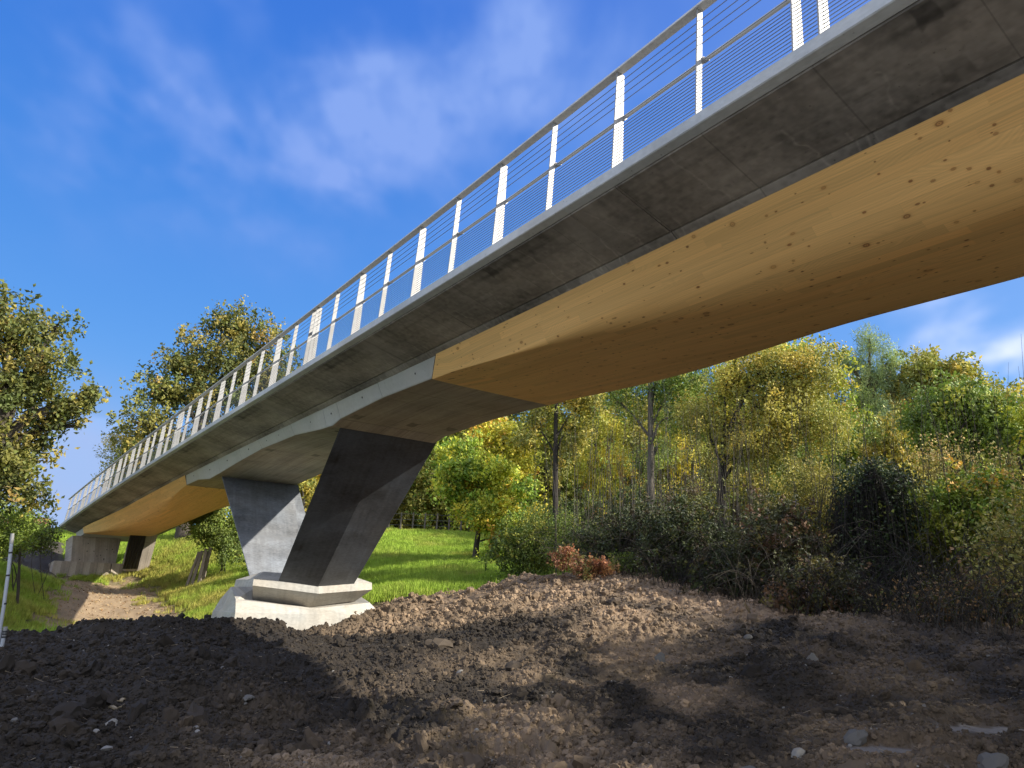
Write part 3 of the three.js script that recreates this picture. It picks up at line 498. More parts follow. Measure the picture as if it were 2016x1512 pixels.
    const g = new THREE.BoxGeometry(L, .018 + L * .02, .035 + L * .025, 5, 1, 1), a = g.attributes.position; for (let i = 0; i < a.count; i++) { const t = a.getX(i) / L + .5; a.setY(i, a.getY(i) * (1 - .5 * t) + .01 * Math.sin(t * 7)); a.setZ(i, a.getZ(i) * (1 - .45 * Math.abs(t - .45)) + .02 * L * Math.sin(t * 5)); }
    g.computeVertexNormals(); const m = part('wood_piece', g, wood, scene); m.position.copy(b); m.quaternion.setFromUnitVectors(new THREE.Vector3(1, 0, 0), dir); tag(m, label, 'wood piece');
  });
  // thin roots and straw lying about
  const straw = new THREE.CylinderGeometry(.5, .3, 1, 4); straw.rotateZ(Math.PI / 2); const sl = [];
  for (let i = 0; i < 1700; i++) { const a = (r() - .5) * 1.4, d = 5.5 * Math.pow(20 / 5.5, r()), x = Math.sin(a) * d, f = Math.cos(a) * d; if (soilAt(x, f) < .2) continue; const k = .12 + .25 * r(); sl.push([V(x, f, .015), new THREE.Euler(0, r() * 6, (r() - .5) * .8), new THREE.Vector3(.05 + .26 * r() * r() * r(), .0035 + .003 * r(), .004), C3.setRGB(k, k * .8, k * .55).clone()]); }
  tag(instanced('straw', straw, std({ roughness: .9 }), sl), 'thin roots and straw stalks strewn over the soil', 'straw', null, 'stuff');
}
// ---------------------------------------------------------------- grass and fallen leaves
{
  const tuft = (seed, n, spread, h) => { const r = rng(seed), gs = []; for (let i = 0; i < n; i++) { const a = r() * 6.283, d = spread * Math.sqrt(r()), x = Math.cos(a) * d, z = Math.sin(a) * d, H = h * (.5 + .7 * r()), bend = .5 * H * r(), w = .006 + .004 * r(), b = r() * 6.283, cx = Math.cos(b), cz = Math.sin(b); const P = [[x - cz * w, 0, z + cx * w], [x + cz * w, 0, z - cx * w], [x + cx * bend * .35 - cz * w * .7, H * .6, z + cz * bend * .35 + cx * w * .7], [x + cx * bend * .35 + cz * w * .7, H * .6, z + cz * bend * .35 - cx * w * .7], [x + cx * bend, H, z + cz * bend]]; const g = new THREE.BufferGeometry(); g.setAttribute('position', new THREE.Float32BufferAttribute(P.flat(), 3)); g.setIndex([0, 1, 2, 1, 3, 2, 2, 3, 4]); gs.push(g); } const g = mergeGeometries(gs); g.computeVertexNormals(); return g; };
  const geos = [tuft(1, 26, .16, .16), tuft(2, 22, .18, .12), tuft(3, 30, .14, .20)], lists = [[], [], []], r = rng(9);
  const gm = new THREE.MeshPhysicalMaterial({ color: 0xffffff, roughness: .85, transmission: .25, thickness: 0, side: THREE.DoubleSide, ior: 1.3 });
  const tone = (x, f, paleness) => { const k = fbm(x * .5, f * .5, 3), q = r(); const dry = clamp(paleness - .02 + .9 * k + (q - .5) * .5); return C3.setRGB(lerp(.30, .42, dry), lerp(.43, .37, dry), lerp(.05, .09, dry)).multiplyScalar(.75 + .5 * r()).clone(); };
  for (let i = 0; i < 150000; i++) {
    let x, f; const zone = r();
    if (zone < .30) { x = -9 + r() * 16; f = 22.5 + r() * 24; } else if (zone < .55) { x = -26 + r() * 19; f = 12 + r() * 24; } else { x = -30 + r() * 22; f = 24 + r() * 28; }
    const s = soilAt(x, f); if (s > -.05 && r() > .015) continue; if (heapAt(x, f) > 0) continue;
    if (f < 9 && x > -12) continue; const sd = sandAt(x, f); if (sd > -.3 && r() > .05 * smooth(1.2, 0, sd)) continue;
    const paleness = smooth(-4, 0, sd) * .35 + (x < -7 && f > 24 && x > -19 ? .32 : .02);
    lists[i % 3].push([V(x, f, -.015), new THREE.Euler((r() - .5) * .3, r() * 6.28, (r() - .5) * .3), .75 + .7 * r(), tone(x, f, paleness)]);
  }
  geos.forEach((g, i) => tag(instanced('grass', g, gm, lists[i]), 'grass covering the banks behind and left of the bridge pier', 'grass', 'grass on the banks', 'stuff'));
  const leaf = new THREE.BufferGeometry(); leaf.setAttribute('position', new THREE.Float32BufferAttribute([-.5, 0, 0, 0, .08, .32, .5, .02, 0, 0, .1, -.32], 3)); leaf.setIndex([0, 1, 2, 0, 2, 3]); leaf.computeVertexNormals();
  const ll = [];
  for (let i = 0; i < 9000; i++) { const t = r(), x = -25 + r() * 18, f = 18 + r() * 24; const sd = sandAt(x, f); if (sd < -2.5 || (sd < 0 && r() > .35)) continue; const c = r(); ll.push([V(x, f, .03), new THREE.Euler((r() - .5) * .9, r() * 6, (r() - .5) * .9), .06 + .08 * r(), (c < .45 ? C3.setRGB(.42, .29, .14) : c < .8 ? C3.setRGB(.30, .17, .07) : C3.setRGB(.5, .42, .26)).multiplyScalar(.7 + .5 * r()).clone()]); }
  for (let i = 0; i < 1100; i++) { const x = -9 + r() * 14, f = 23 + r() * 18; ll.push([V(x, f, .1), new THREE.Euler((r() - .5) * 1.4, r() * 6, (r() - .5) * 1.4), .07 + .07 * r(), C3.setRGB(.45, .36, .2).clone()]); }
  tag(instanced('fallen_leaves', leaf, std({ roughness: .8, side: THREE.DoubleSide }), ll), 'dry autumn leaves lying on the sandy track and the banks', 'fallen leaves', null, 'stuff');
}

// ---------------------------------------------------------------- trees and shrubs
const barkTex = dataTex(256, 256, (i, j) => { const x = i / 256, y = j / 256, v = .75 + .3 * fbm(x * 16, y * 4, 4, 16) - .25 * Math.max(0, vn2(x * 24, y * 6, 24)); return [v, v * .97, v * .92]; }, false);
const barkMat = (r, g, b) => std({ map: barkTex, color: new THREE.Color(r, g, b), roughness: .95, bumpMap: noiseBump, bumpScale: .02 });
const BARK = { oak: barkMat(.085, .072, .06), grey: barkMat(.17, .155, .135), dark: barkMat(.05, .043, .038), pine: barkMat(.16, .10, .07), twig: barkMat(.105, .09, .068) };
const LEAF = new THREE.MeshPhysicalMaterial({ color: 0xffffff, roughness: .75, transmission: .38, thickness: 0, ior: 1.35, side: THREE.DoubleSide });
// a twig with leaves, 1 m long before scaling
function sprig(seed, n, len, wid, spread, droop = .1) {
  const r = rng(seed), P = [], I = [];
  for (let i = 0; i < n; i++) {
    const t = (i + r() * .8) / n, o = new THREE.Vector3((r() - .5) * spread, t - .5, (r() - .5) * spread), d = new THREE.Vector3(r() - .5, r() * .9 - .35 - droop, r() - .5).normalize(), side = new THREE.Vector3(r() - .5, r() - .5, r() - .5).cross(d).normalize(), nrm = d.clone().cross(side), L = len * (.7 + .6 * r()), w = wid * (.7 + .6 * r()), k = P.length / 3;
    for (const [a, b, c] of [[0, 0, 0], [.45, -.5, .10], [.5, .5, .12], [1, 0, -.08]]) { const q = o.clone().addScaledVector(d, a * L).addScaledVector(side, b * w).addScaledVector(nrm, c * L); P.push(q.x, q.y, q.z); }
    I.push(k, k + 1, k + 2, k + 1, k + 3, k + 2);
  }
  const g = new THREE.BufferGeometry(); g.setAttribute('position', new THREE.Float32BufferAttribute(P, 3)); g.setIndex(I); const q = g.toNonIndexed(); q.computeVertexNormals(); return q;
}
const SPRIGS = {
  broad: [sprig(1, 13, .30, .19, .55), sprig(2, 12, .28, .20, .6), sprig(3, 14, .30, .17, .5)],
  small: [sprig(4, 20, .17, .11, .6), sprig(5, 22, .16, .12, .65)],
  slim: [sprig(6, 18, .26, .085, .5, .3), sprig(7, 16, .28, .08, .55, .3)],
  needle: [sprig(8, 34, .24, .022, .25, -.35), sprig(9, 36, .22, .024, .28, -.35)],
  sparse: [sprig(10, 7, .20, .14, .6), sprig(11, 6, .22, .13, .7)],
};
const PAL = {
  oak: [[.070, .088, .022, 4], [.115, .120, .030, 4], [.17, .15, .040, 2], [.19, .14, .045, .4], [.05, .07, .02, 3]],
  maple: [[.115, .165, .022, 4], [.17, .195, .025, 4], [.24, .22, .03, 2], [.27, .17, .035, .45], [.07, .12, .02, 3]],
  gold: [[.24, .22, .035, 4], [.19, .20, .03, 4], [.27, .17, .04, .8], [.14, .165, .03, 3]],
  green: [[.075, .115, .022, 4], [.11, .15, .028, 3], [.055, .085, .02, 4], [.17, .18, .035, 1.2]],
  olive: [[.125, .130, .032, 4], [.175, .165, .036, 4], [.08, .095, .024, 3], [.24, .20, .05, 1.4]],
  dark: [[.040, .065, .018, 4], [.06, .085, .022, 3], [.03, .048, .016, 3]],
  pine: [[.115, .16, .085, 4], [.15, .195, .095, 3], [.085, .12, .07, 3]],
  brown: [[.16, .10, .050, 3], [.11, .075, .045, 3], [.075, .08, .03, 3], [.20, .13, .06, 1]],
  rust: [[.16, .075, .045, 3], [.24, .15, .08, 2], [.10, .05, .035, 2], [.10, .10, .035, 2]],
  wine: [[.050, .034, .026, 2], [.085, .050, .03, 1.5], [.040, .046, .020, 4], [.10, .09, .03, 1]],  // rust tones darkened to paint in the shade these bushes stand in
  murkShade: [[.030, .042, .016, 5], [.045, .036, .022, 2], [.040, .055, .020, 3], [.085, .095, .025, 1]],  // leaf greens darkened to paint in the shade at the wood foot
  thicket: [[.17, .16, .055, 3], [.22, .20, .065, 2], [.12, .13, .04, 3], [.25, .19, .09, 1]],
};
function pick(pal, r) { let s = 0; for (const c of pal) s += c[3]; let k = r() * s; for (const c of pal) if ((k -= c[3]) <= 0) return c; return pal[0]; }
// blobs: [centre, radius x, radius y, radius f, clumps]; base on the ground; every blob gets a limb of its own
function tree(o) {
  const r = rng(o.seed), b = o.base, t = thing(o.name, o.label, o.category ?? 'tree', b, o.group), bark = BARK[o.bark ?? 'oak'];
  const trunkTop = o.top ?? o.blobs.reduce((a, q) => a.add(q[0]), new THREE.Vector3()).divideScalar(o.blobs.length);
  const R = o.r ?? .2, mid = b.clone().lerp(trunkTop, .5).add(new THREE.Vector3((r() - .5) * R * 2.5, 0, (r() - .5) * R * 2.5));
  const low = b.clone().add(new THREE.Vector3(0, -.4, 0)), curve = new THREE.CatmullRomCurve3([low, b.clone().lerp(mid, .35), mid, trunkTop]);
  if (!o.noTrunk) part('trunk', tubeGeo(curve, R * 1.25, R * (o.taper ?? .45), 14, 9), bark, t);
  const gain = o.gain ?? (o.noTrunk ? 1 : 1.35), pal = PAL[o.pal], sp = SPRIGS[o.sprig ?? 'broad'], lists = sp.map(() => []), size = (o.size ?? .42) * (o.noTrunk ? 1 : 1.22), limbs = [], twigs = [];
  const clumpR = o.clumpR ?? .62, per = (o.per ?? 26) * (o.noTrunk ? 1 : .86);
  for (const [c, rx, ry, rf, n, ks = 1] of o.blobs) {
    const tj = clamp(.25 + .6 * (c.y - b.y) / Math.max(1, trunkTop.y - b.y) * .8, .2, .97), from = o.noTrunk ? b.clone().add(new THREE.Vector3((r() - .5) * .5, 0, (r() - .5) * .5)) : curve.getPointAt(tj);
    const m1 = from.clone().lerp(c, .45).add(new THREE.Vector3((r() - .5) * .5, .25 + r() * .3, (r() - .5) * .5)), lr = R * (o.noTrunk ? .5 : .42);
    limbs.push(tubeGeo(new THREE.CatmullRomCurve3([from, m1, c]), lr, lr * .4, 7, 6));
    for (let i = 0; i < n; i++) {
      const u = r() * 2 - 1, a = r() * 6.283, q = Math.sqrt(1 - u * u), d = Math.pow(r(), .38) * (.7 + .5 * r());
      const cc = new THREE.Vector3(c.x + rx * q * Math.cos(a) * d, c.y + ry * u * d, c.z + rf * q * Math.sin(a) * d), cr = clumpR * ks * (.6 + .7 * r());
      if (!o.noTrunk && vn3(cc.x * .75, cc.y * .75, cc.z * .75) > .30) continue; const e = cc.clone().lerp(c, .15), m2 = c.clone().lerp(cc, .5).add(new THREE.Vector3((r() - .5) * .4, (r() - .3) * .4, (r() - .5) * .4));
      if ((o.twigs ?? 1) > r()) twigs.push(tubeGeo(new THREE.CatmullRomCurve3([m1.clone().lerp(c, .4 + .6 * r()), m2, e.lerp(cc, 1)]), lr * .34, .006, 5, 3));
      const tone = pick(pal, r), tb = .8 + .4 * r(), fill = per * (.6 + .8 * r()) * (cr / clumpR) * (ks < 1 ? .8 : 1);
      for (let k = 0; k < fill; k++) {
        const x = (r() + r() + r() - 1.5) * 1.1, y = (r() + r() + r() - 1.5) * .85, z = (r() + r() + r() - 1.5) * 1.1;
        const base = r() < .7 ? tone : pick(pal, r), j = tb * (.72 + .56 * r());
        C3.setRGB(base[0] * j * 2.15 * gain, base[1] * j * 2.0 * gain, base[2] * j * 1.5 * gain);
        lists[k % sp.length].push([new THREE.Vector3(cc.x + x * cr, cc.y + y * cr, cc.z + z * cr), o.hang ? new THREE.Euler(Math.PI + (r() - .5) * .9, r() * 6.28, (r() - .5) * .9) : new THREE.Euler((r() - .5) * 2.2, r() * 6.28, (r() - .5) * 2.2), size * (.65 + .7 * r()), C3.clone()]);
      }
    }
  }
  limbs.forEach(g => part('limb', g, bark, t));
  if (twigs.length) part('branches', mergeGeometries(twigs), o.twigMat ? BARK[o.twigMat] : bark, t, 'stuff');
  sp.forEach((g, i) => { if (lists[i].length) { instanced('crown', g, LEAF, lists[i], t); } });
  return t;
}
const blob = (px, py, d, rx, ry, n, rf, ks) => [at(px, py, d), rx / F * d, ry / F * d, (rf ?? (rx + ry) / 2) / F * d, n, ks];
const foot = (px, d) => { const q = look(px, 1150), k = d / Math.hypot(q.x, q.f); return V(q.x * k, q.f * k); };

// left of the bridge
tree({ name: 'oak_tree', label: 'tall oak with thinning olive leaves and a long bare-ended branch at the left edge', seed: 11, base: foot(-38, 31), top: at(20, 690, 31), r: .30, pal: 'oak', gain: .92, size: .46, per: 20, clumpR: .6,
  blobs: [blob(20, 650, 31, 70, 70, 16), blob(85, 700, 31, 55, 65, 15), blob(20, 760, 31, 65, 70, 17), blob(100, 770, 31.5, 50, 40, 8), blob(10, 870, 30.5, 60, 60, 15), blob(60, 880, 31, 45, 45, 9), blob(-70, 720, 32, 90, 110, 20), blob(-80, 880, 32, 80, 80, 14), blob(28, 960, 31, 42, 50, 10), blob(112, 640, 31, 22, 40, 5), blob(140, 808, 30.4, 22, 10, 6, 12, .5), blob(174, 782, 30.2, 9, 20, 6, 8, .4), blob(122, 792, 30.4, 8, 24, 5, 8, .42), blob(100, 830, 30.6, 24, 12, 6, 14, .5), blob(156, 838, 30.3, 6, 12, 2, 6, .3)] });
tree({ name: 'oak_tree', label: 'large oak with dense olive crown standing behind the railing', seed: 13, base: foot(345, 52), top: at(400, 720, 52), r: .42, pal: 'oak', gain: .95, size: .62, per: 24, clumpR: .95,
  blobs: [blob(450, 640, 52, 48, 42, 18), blob(520, 680, 52, 45, 45, 15), blob(470, 720, 52, 70, 60, 22), blob(370, 705, 52, 45, 40, 14), blob(320, 760, 52, 42, 36, 12), blob(400, 790, 52, 80, 60, 22), blob(300, 850, 52, 55, 45, 14), blob(258, 830, 51, 20, 18, 4), blob(330, 900, 52, 70, 55, 16), blob(550, 760, 54, 60, 70, 14)] });
tree({ name: 'birch_tree', label: 'feathery yellow-green tree low behind the railing, left of the large oak', seed: 14, base: foot(270, 58), top: at(262, 880, 58), r: .16, bark: 'grey', pal: 'olive', sprig: 'slim', size: .6, per: 22, clumpR: .8, blobs: [blob(258, 880, 58, 36, 30, 12), blob(240, 930, 58, 34, 36, 12), blob(290, 930, 58, 40, 40, 10)] });
tree({ name: 'ash_sapling', label: 'feathery green sapling below the left-edge oak', seed: 15, base: foot(45, 33), top: at(45, 1000, 33), r: .05, pal: 'green', sprig: 'slim', size: .45, per: 16, clumpR: .4, blobs: [blob(42, 1000, 33, 24, 22, 9), blob(52, 1035, 33, 30, 22, 9), blob(15, 1040, 32, 26, 24, 9)] });
tree({ name: 'thin_shrub', label: 'thin open shrub left of the far deck corner', seed: 16, base: foot(86, 37), noTrunk: true, r: .03, pal: 'dark', sprig: 'sparse', size: .5, per: 6, clumpR: .35, category: 'shrub', blobs: [blob(86, 1030, 37, 16, 20, 7), blob(72, 1050, 37, 14, 14, 5), blob(98, 1045, 37, 10, 12, 4)] });
tree({ name: 'hedge_shrub', label: 'low dark green bush on the bank at the left edge', seed: 17, base: foot(25, 36), noTrunk: true, r: .05, pal: 'green', sprig: 'small', size: .5, per: 26, clumpR: .5, category: 'shrub', blobs: [blob(20, 1062, 36, 40, 20, 14), blob(70, 1062, 39, 26, 14, 8), blob(-30, 1060, 36, 40, 30, 12)] });
// under the far span and behind the pier
tree({ name: 'leafy_bush', label: 'dark leafy bush on the slope between far span and pier', seed: 18, base: foot(432, 40), noTrunk: true, r: .07, pal: 'green', sprig: 'broad', size: .42, per: 24, clumpR: .55, category: 'bush', blobs: [blob(425, 1035, 40, 38, 34, 16), blob(468, 1045, 40, 28, 40, 12), blob(400, 1020, 41, 24, 20, 8), blob(450, 1080, 39, 30, 18, 8)] });
tree({ name: 'hazel_bush', label: 'green bush seen between the two pier legs', seed: 19, base: foot(600, 48), r: .1, pal: 'olive', size: .5, per: 24, clumpR: .7, bark: 'grey', category: 'bush', top: at(595, 960, 48), blobs: [blob(590, 955, 48, 40, 40, 16), blob(630, 985, 48, 40, 40, 14), blob(545, 1000, 50, 45, 40, 12)] });
tree({ name: 'maple_tree', label: 'sunlit green and orange field maple standing on the grass slope right of the pier', seed: 20, base: foot(932, 34), top: at(945, 960, 34), r: .13, pal: 'maple', size: .44, per: 26, clumpR: .55, bark: 'oak', blobs: [blob(930, 930, 34, 60, 50, 26), blob(985, 960, 34, 45, 50, 18), blob(890, 960, 34, 32, 40, 12), blob(950, 1010, 33.6, 60, 32, 18), blob(1010, 1040, 33.5, 36, 40, 13), blob(985, 1080, 33.4, 40, 22, 9), blob(905, 890, 34.5, 35, 30, 8)] });
// the wood to the right: trees one can tell apart, near ones first
tree({ name: 'lime_tree', label: 'slender grey-trunked tree rising straight to the girder, right of the maple', seed: 21, base: foot(1093, 31), top: at(1095, 740, 31), r: .12, taper: .6, bark: 'dark', pal: 'olive', size: .40, per: 18, clumpR: .55, blobs: [blob(1100, 790, 31, 70, 45, 20), blob(1050, 840, 31, 45, 40, 13), blob(1140, 860, 31.5, 50, 50, 15), blob(1090, 920, 32, 50, 40, 11), blob(1170, 790, 31.5, 40, 30, 9)] });
tree({ name: 'ash_tree', label: 'pale grey trunk with open crown right of centre in the wood', seed: 22, base: foot(1280, 28), top: at(1280, 720, 28), r: .14, taper: .65, bark: 'grey', pal: 'green', sprig: 'slim', size: .42, per: 16, clumpR: .6, blobs: [blob(1290, 750, 28, 80, 40, 20), blob(1215, 790, 28.5, 50, 45, 15), blob(1370, 745, 28.3, 50, 35, 12), blob(1345, 820, 28, 50, 50, 12), blob(1290, 880, 29, 60, 50, 9), blob(1300, 690, 28, 60, 40, 8)] });
tree({ name: 'wild_cherry', label: 'dark leaning trunk with a forked limb under a yellow-green crown', seed: 23, base: foot(1440, 26.5), top: at(1428, 850, 26.5), r: .17, taper: .75, bark: 'dark', pal: 'olive', sprig: 'small', size: .46, per: 22, clumpR: .6, blobs: [blob(1525, 690, 26.5, 40, 30, 9), blob(1500, 730, 26.5, 60, 40, 12), blob(1590, 730, 26.8, 60, 50, 17), blob(1430, 740, 26.5, 50, 50, 13), blob(1540, 810, 26.5, 80, 50, 22), blob(1400, 830, 26.8, 60, 50, 14), blob(1620, 820, 26.5, 50, 50, 13), blob(1490, 880, 26.3, 80, 45, 18)] });
tree({ name: 'pine_tree', label: 'pale blue-green pine with its spire above the wood at right', seed: 24, base: foot(1712, 42), top: at(1712, 665, 42), r: .22, taper: .15, bark: 'pine', pal: 'pine', sprig: 'needle', size: .85, per: 20, clumpR: .55, blobs: [blob(1714, 685, 42, 14, 22, 6), blob(1745, 715, 42, 20, 14, 6), blob(1680, 725, 42, 22, 14, 6), blob(1665, 712, 42, 16, 8, 4), blob(1720, 755, 42, 55, 22, 13), blob(1690, 800, 42, 60, 26, 14), blob(1765, 800, 42, 50, 30, 13), blob(1720, 850, 42, 70, 30, 14), blob(1640, 850, 42, 40, 30, 7)] });
tree({ name: 'aspen_tree', label: 'round pale yellow-topped tree right of the pine', seed: 25, base: foot(1830, 43), top: at(1828, 740, 43), r: .2, bark: 'grey', pal: 'olive', size: .52, per: 26, clumpR: .75, blobs: [blob(1815, 735, 43, 36, 34, 13), blob(1865, 745, 43, 34, 34, 12), blob(1838, 800, 43, 60, 50, 20), blob(1780, 780, 43, 30, 40, 8), blob(1900, 800, 43, 34, 40, 10)] });
tree({ name: 'hornbeam_tree', label: 'dark green dense tree below the sky gap at right', seed: 26, base: foot(1890, 31), top: at(1880, 830, 31), r: .18, pal: 'green', size: .42, per: 28, clumpR: .58, blobs: [blob(1870, 790, 31, 42, 34, 16), blob(1920, 820, 31, 42, 34, 15), blob(1960, 850, 31, 34, 30, 10), blob(1840, 840, 31, 44, 40, 15), blob(1900, 880, 31, 70, 40, 18)] });
tree({ name: 'maple_tree', label: 'bright green tree at the right frame edge above the sunlit thicket', seed: 27, base: foot(2030, 30), top: at(2020, 880, 30), r: .15, pal: 'maple', size: .42, per: 24, clumpR: .6, blobs: [blob(2010, 860, 30, 32, 30, 12), blob(2050, 850, 30, 50, 50, 14), blob(1990, 910, 30, 44, 40, 13), blob(2060, 930, 30, 50, 50, 12)] });
// second row
const BACK = [
  [1000, 46, 'gold', 'golden tree behind the maple, its top just under the concrete girder', [[985, 860, 45, 40, 15], [1035, 900, 45, 45, 15], [960, 830, 30, 30, 8]]],
  [1170, 44, 'gold', 'yellow tree glowing between the two slender trunks', [[1165, 850, 60, 50, 20], [1190, 920, 60, 50, 18], [1150, 780, 50, 40, 12], [1200, 990, 50, 45, 10]]],
  [1370, 45, 'gold', 'orange-tinged yellow tree behind the forked dark trunk', [[1350, 880, 50, 60, 17], [1390, 790, 60, 50, 17], [1340, 960, 60, 50, 14]]],
  [1070, 50, 'maple', 'tall green tree in the back row behind the grey-trunked tree', [[1080, 830, 50, 50, 14], [1050, 780, 50, 40, 10], [1100, 970, 60, 60, 14]]],
  [1480, 42, 'maple', 'yellow-green back-row tree above the brambles', [[1470, 760, 60, 60, 17], [1520, 860, 60, 60, 17], [1460, 950, 60, 60, 15], [1540, 690, 60, 40, 12]]],
  [1600, 40, 'maple', 'broad sunlit tree left of the pine', [[1600, 740, 50, 50, 16], [1640, 820, 55, 50, 16], [1570, 850, 60, 60, 15], [1620, 920, 60, 50, 12], [1560, 700, 40, 26, 8]]],
  [1650, 36, 'green', 'pale green tree directly below the pine', [[1690, 880, 60, 45, 16], [1640, 930, 60, 50, 14], [1740, 930, 60, 50, 14]]],
  [1780, 35, 'olive', 'olive tree between pine and dark dense tree', [[1780, 880, 50, 50, 16], [1810, 950, 60, 60, 15], [1750, 990, 60, 50, 12]]],
  [1240, 50, 'olive', 'olive-leaved back-row tree behind the pale grey trunk', [[1240, 870, 60, 60, 15], [1260, 780, 60, 50, 13], [1250, 970, 60, 60, 13]]],
  [870, 52, 'olive', 'dull green tree behind the fence on top of the bank', [[850, 960, 40, 40, 11], [895, 930, 40, 50, 11], [820, 930, 34, 34, 8]]],
  [800, 58, 'gold', 'yellow tree behind the fence, close right of the pier leg', [[800, 970, 36, 36, 11], [775, 1005, 34, 26, 8], [830, 1000, 36, 26, 8]]],
  [700, 60, 'olive', 'olive tree behind the bank, hidden in part by the pier', [[740, 980, 44, 44, 11], [680, 960, 44, 50, 10], [640, 960, 40, 40, 8]]],
  [1930, 45, 'olive', 'grey-green back-row tree under the cloud at right', [[1940, 900, 60, 50, 14], [1990, 930, 60, 50, 12]]],
];
BACK.forEach(([px, d, pal, label, bl], i) => tree({ name: 'broadleaf_tree', label, seed: 100 + i, base: foot(px, d), r: .15, bark: i % 2 ? 'dark' : 'grey', pal, size: d > 44 ? .56 : .48, per: 24, clumpR: .8, blobs: bl.map(([x, y, rx, ry, n]) => blob(x, y, d, rx, ry, n, 60)) }));
// the wood behind, one mass
{
  const r = rng(777), lists = [[], [], []], trunks = [];
  for (let i = 0; i < 420; i++) {
    const a = lerp(-.34, .80, r()), d = 50 + 26 * r(), x = Math.sin(a) * d, f = Math.cos(a) * d, H = 6 + 5.5 * r() + (a > .1 ? 1.5 : 0), tone = pick(PAL[['olive', 'gold', 'green', 'maple'][Math.floor(r() * 4)]], r), y0 = ground(x, f, false);
    if (i % 3 === 0) trunks.push(tubeGeo([new THREE.Vector3(x, y0 - .3, -f), new THREE.Vector3(x + (r() - .5) * .6, y0 + H * .5, -f), new THREE.Vector3(x + (r() - .5), y0 + H * .95, -f)], .16, .05, 4, 5));
    for (let k = 0; k < 150; k++) { const h = Math.pow(r(), .8) * H, w = 2.3 * (1.05 - Math.abs(h / H - .5)); const j = .6 + .7 * r(), c = r() < .7 ? tone : pick(PAL.olive, r); lists[k % 3].push([new THREE.Vector3(x + (r() + r() - 1) * w * 1.3, y0 + h, -f + (r() + r() - 1) * w), new THREE.Euler(r() * 6, r() * 6, r() * 6), .6 + .6 * r(), C3.setRGB(c[0] * j * 2.5, c[1] * j * 2.3, c[2] * j * 1.7).clone()]); }
  }
  SPRIGS.broad.forEach((g, i) => tag(instanced('distant_wood', g, LEAF, lists[i]), 'far-off mixed wood in autumn colours behind the single trees', 'wood', null, 'stuff'));
  tag(part('distant_trunks', mergeGeometries(trunks), BARK.oak, scene), 'dim trunks of the far-off wood', 'wood', null, 'stuff');
}
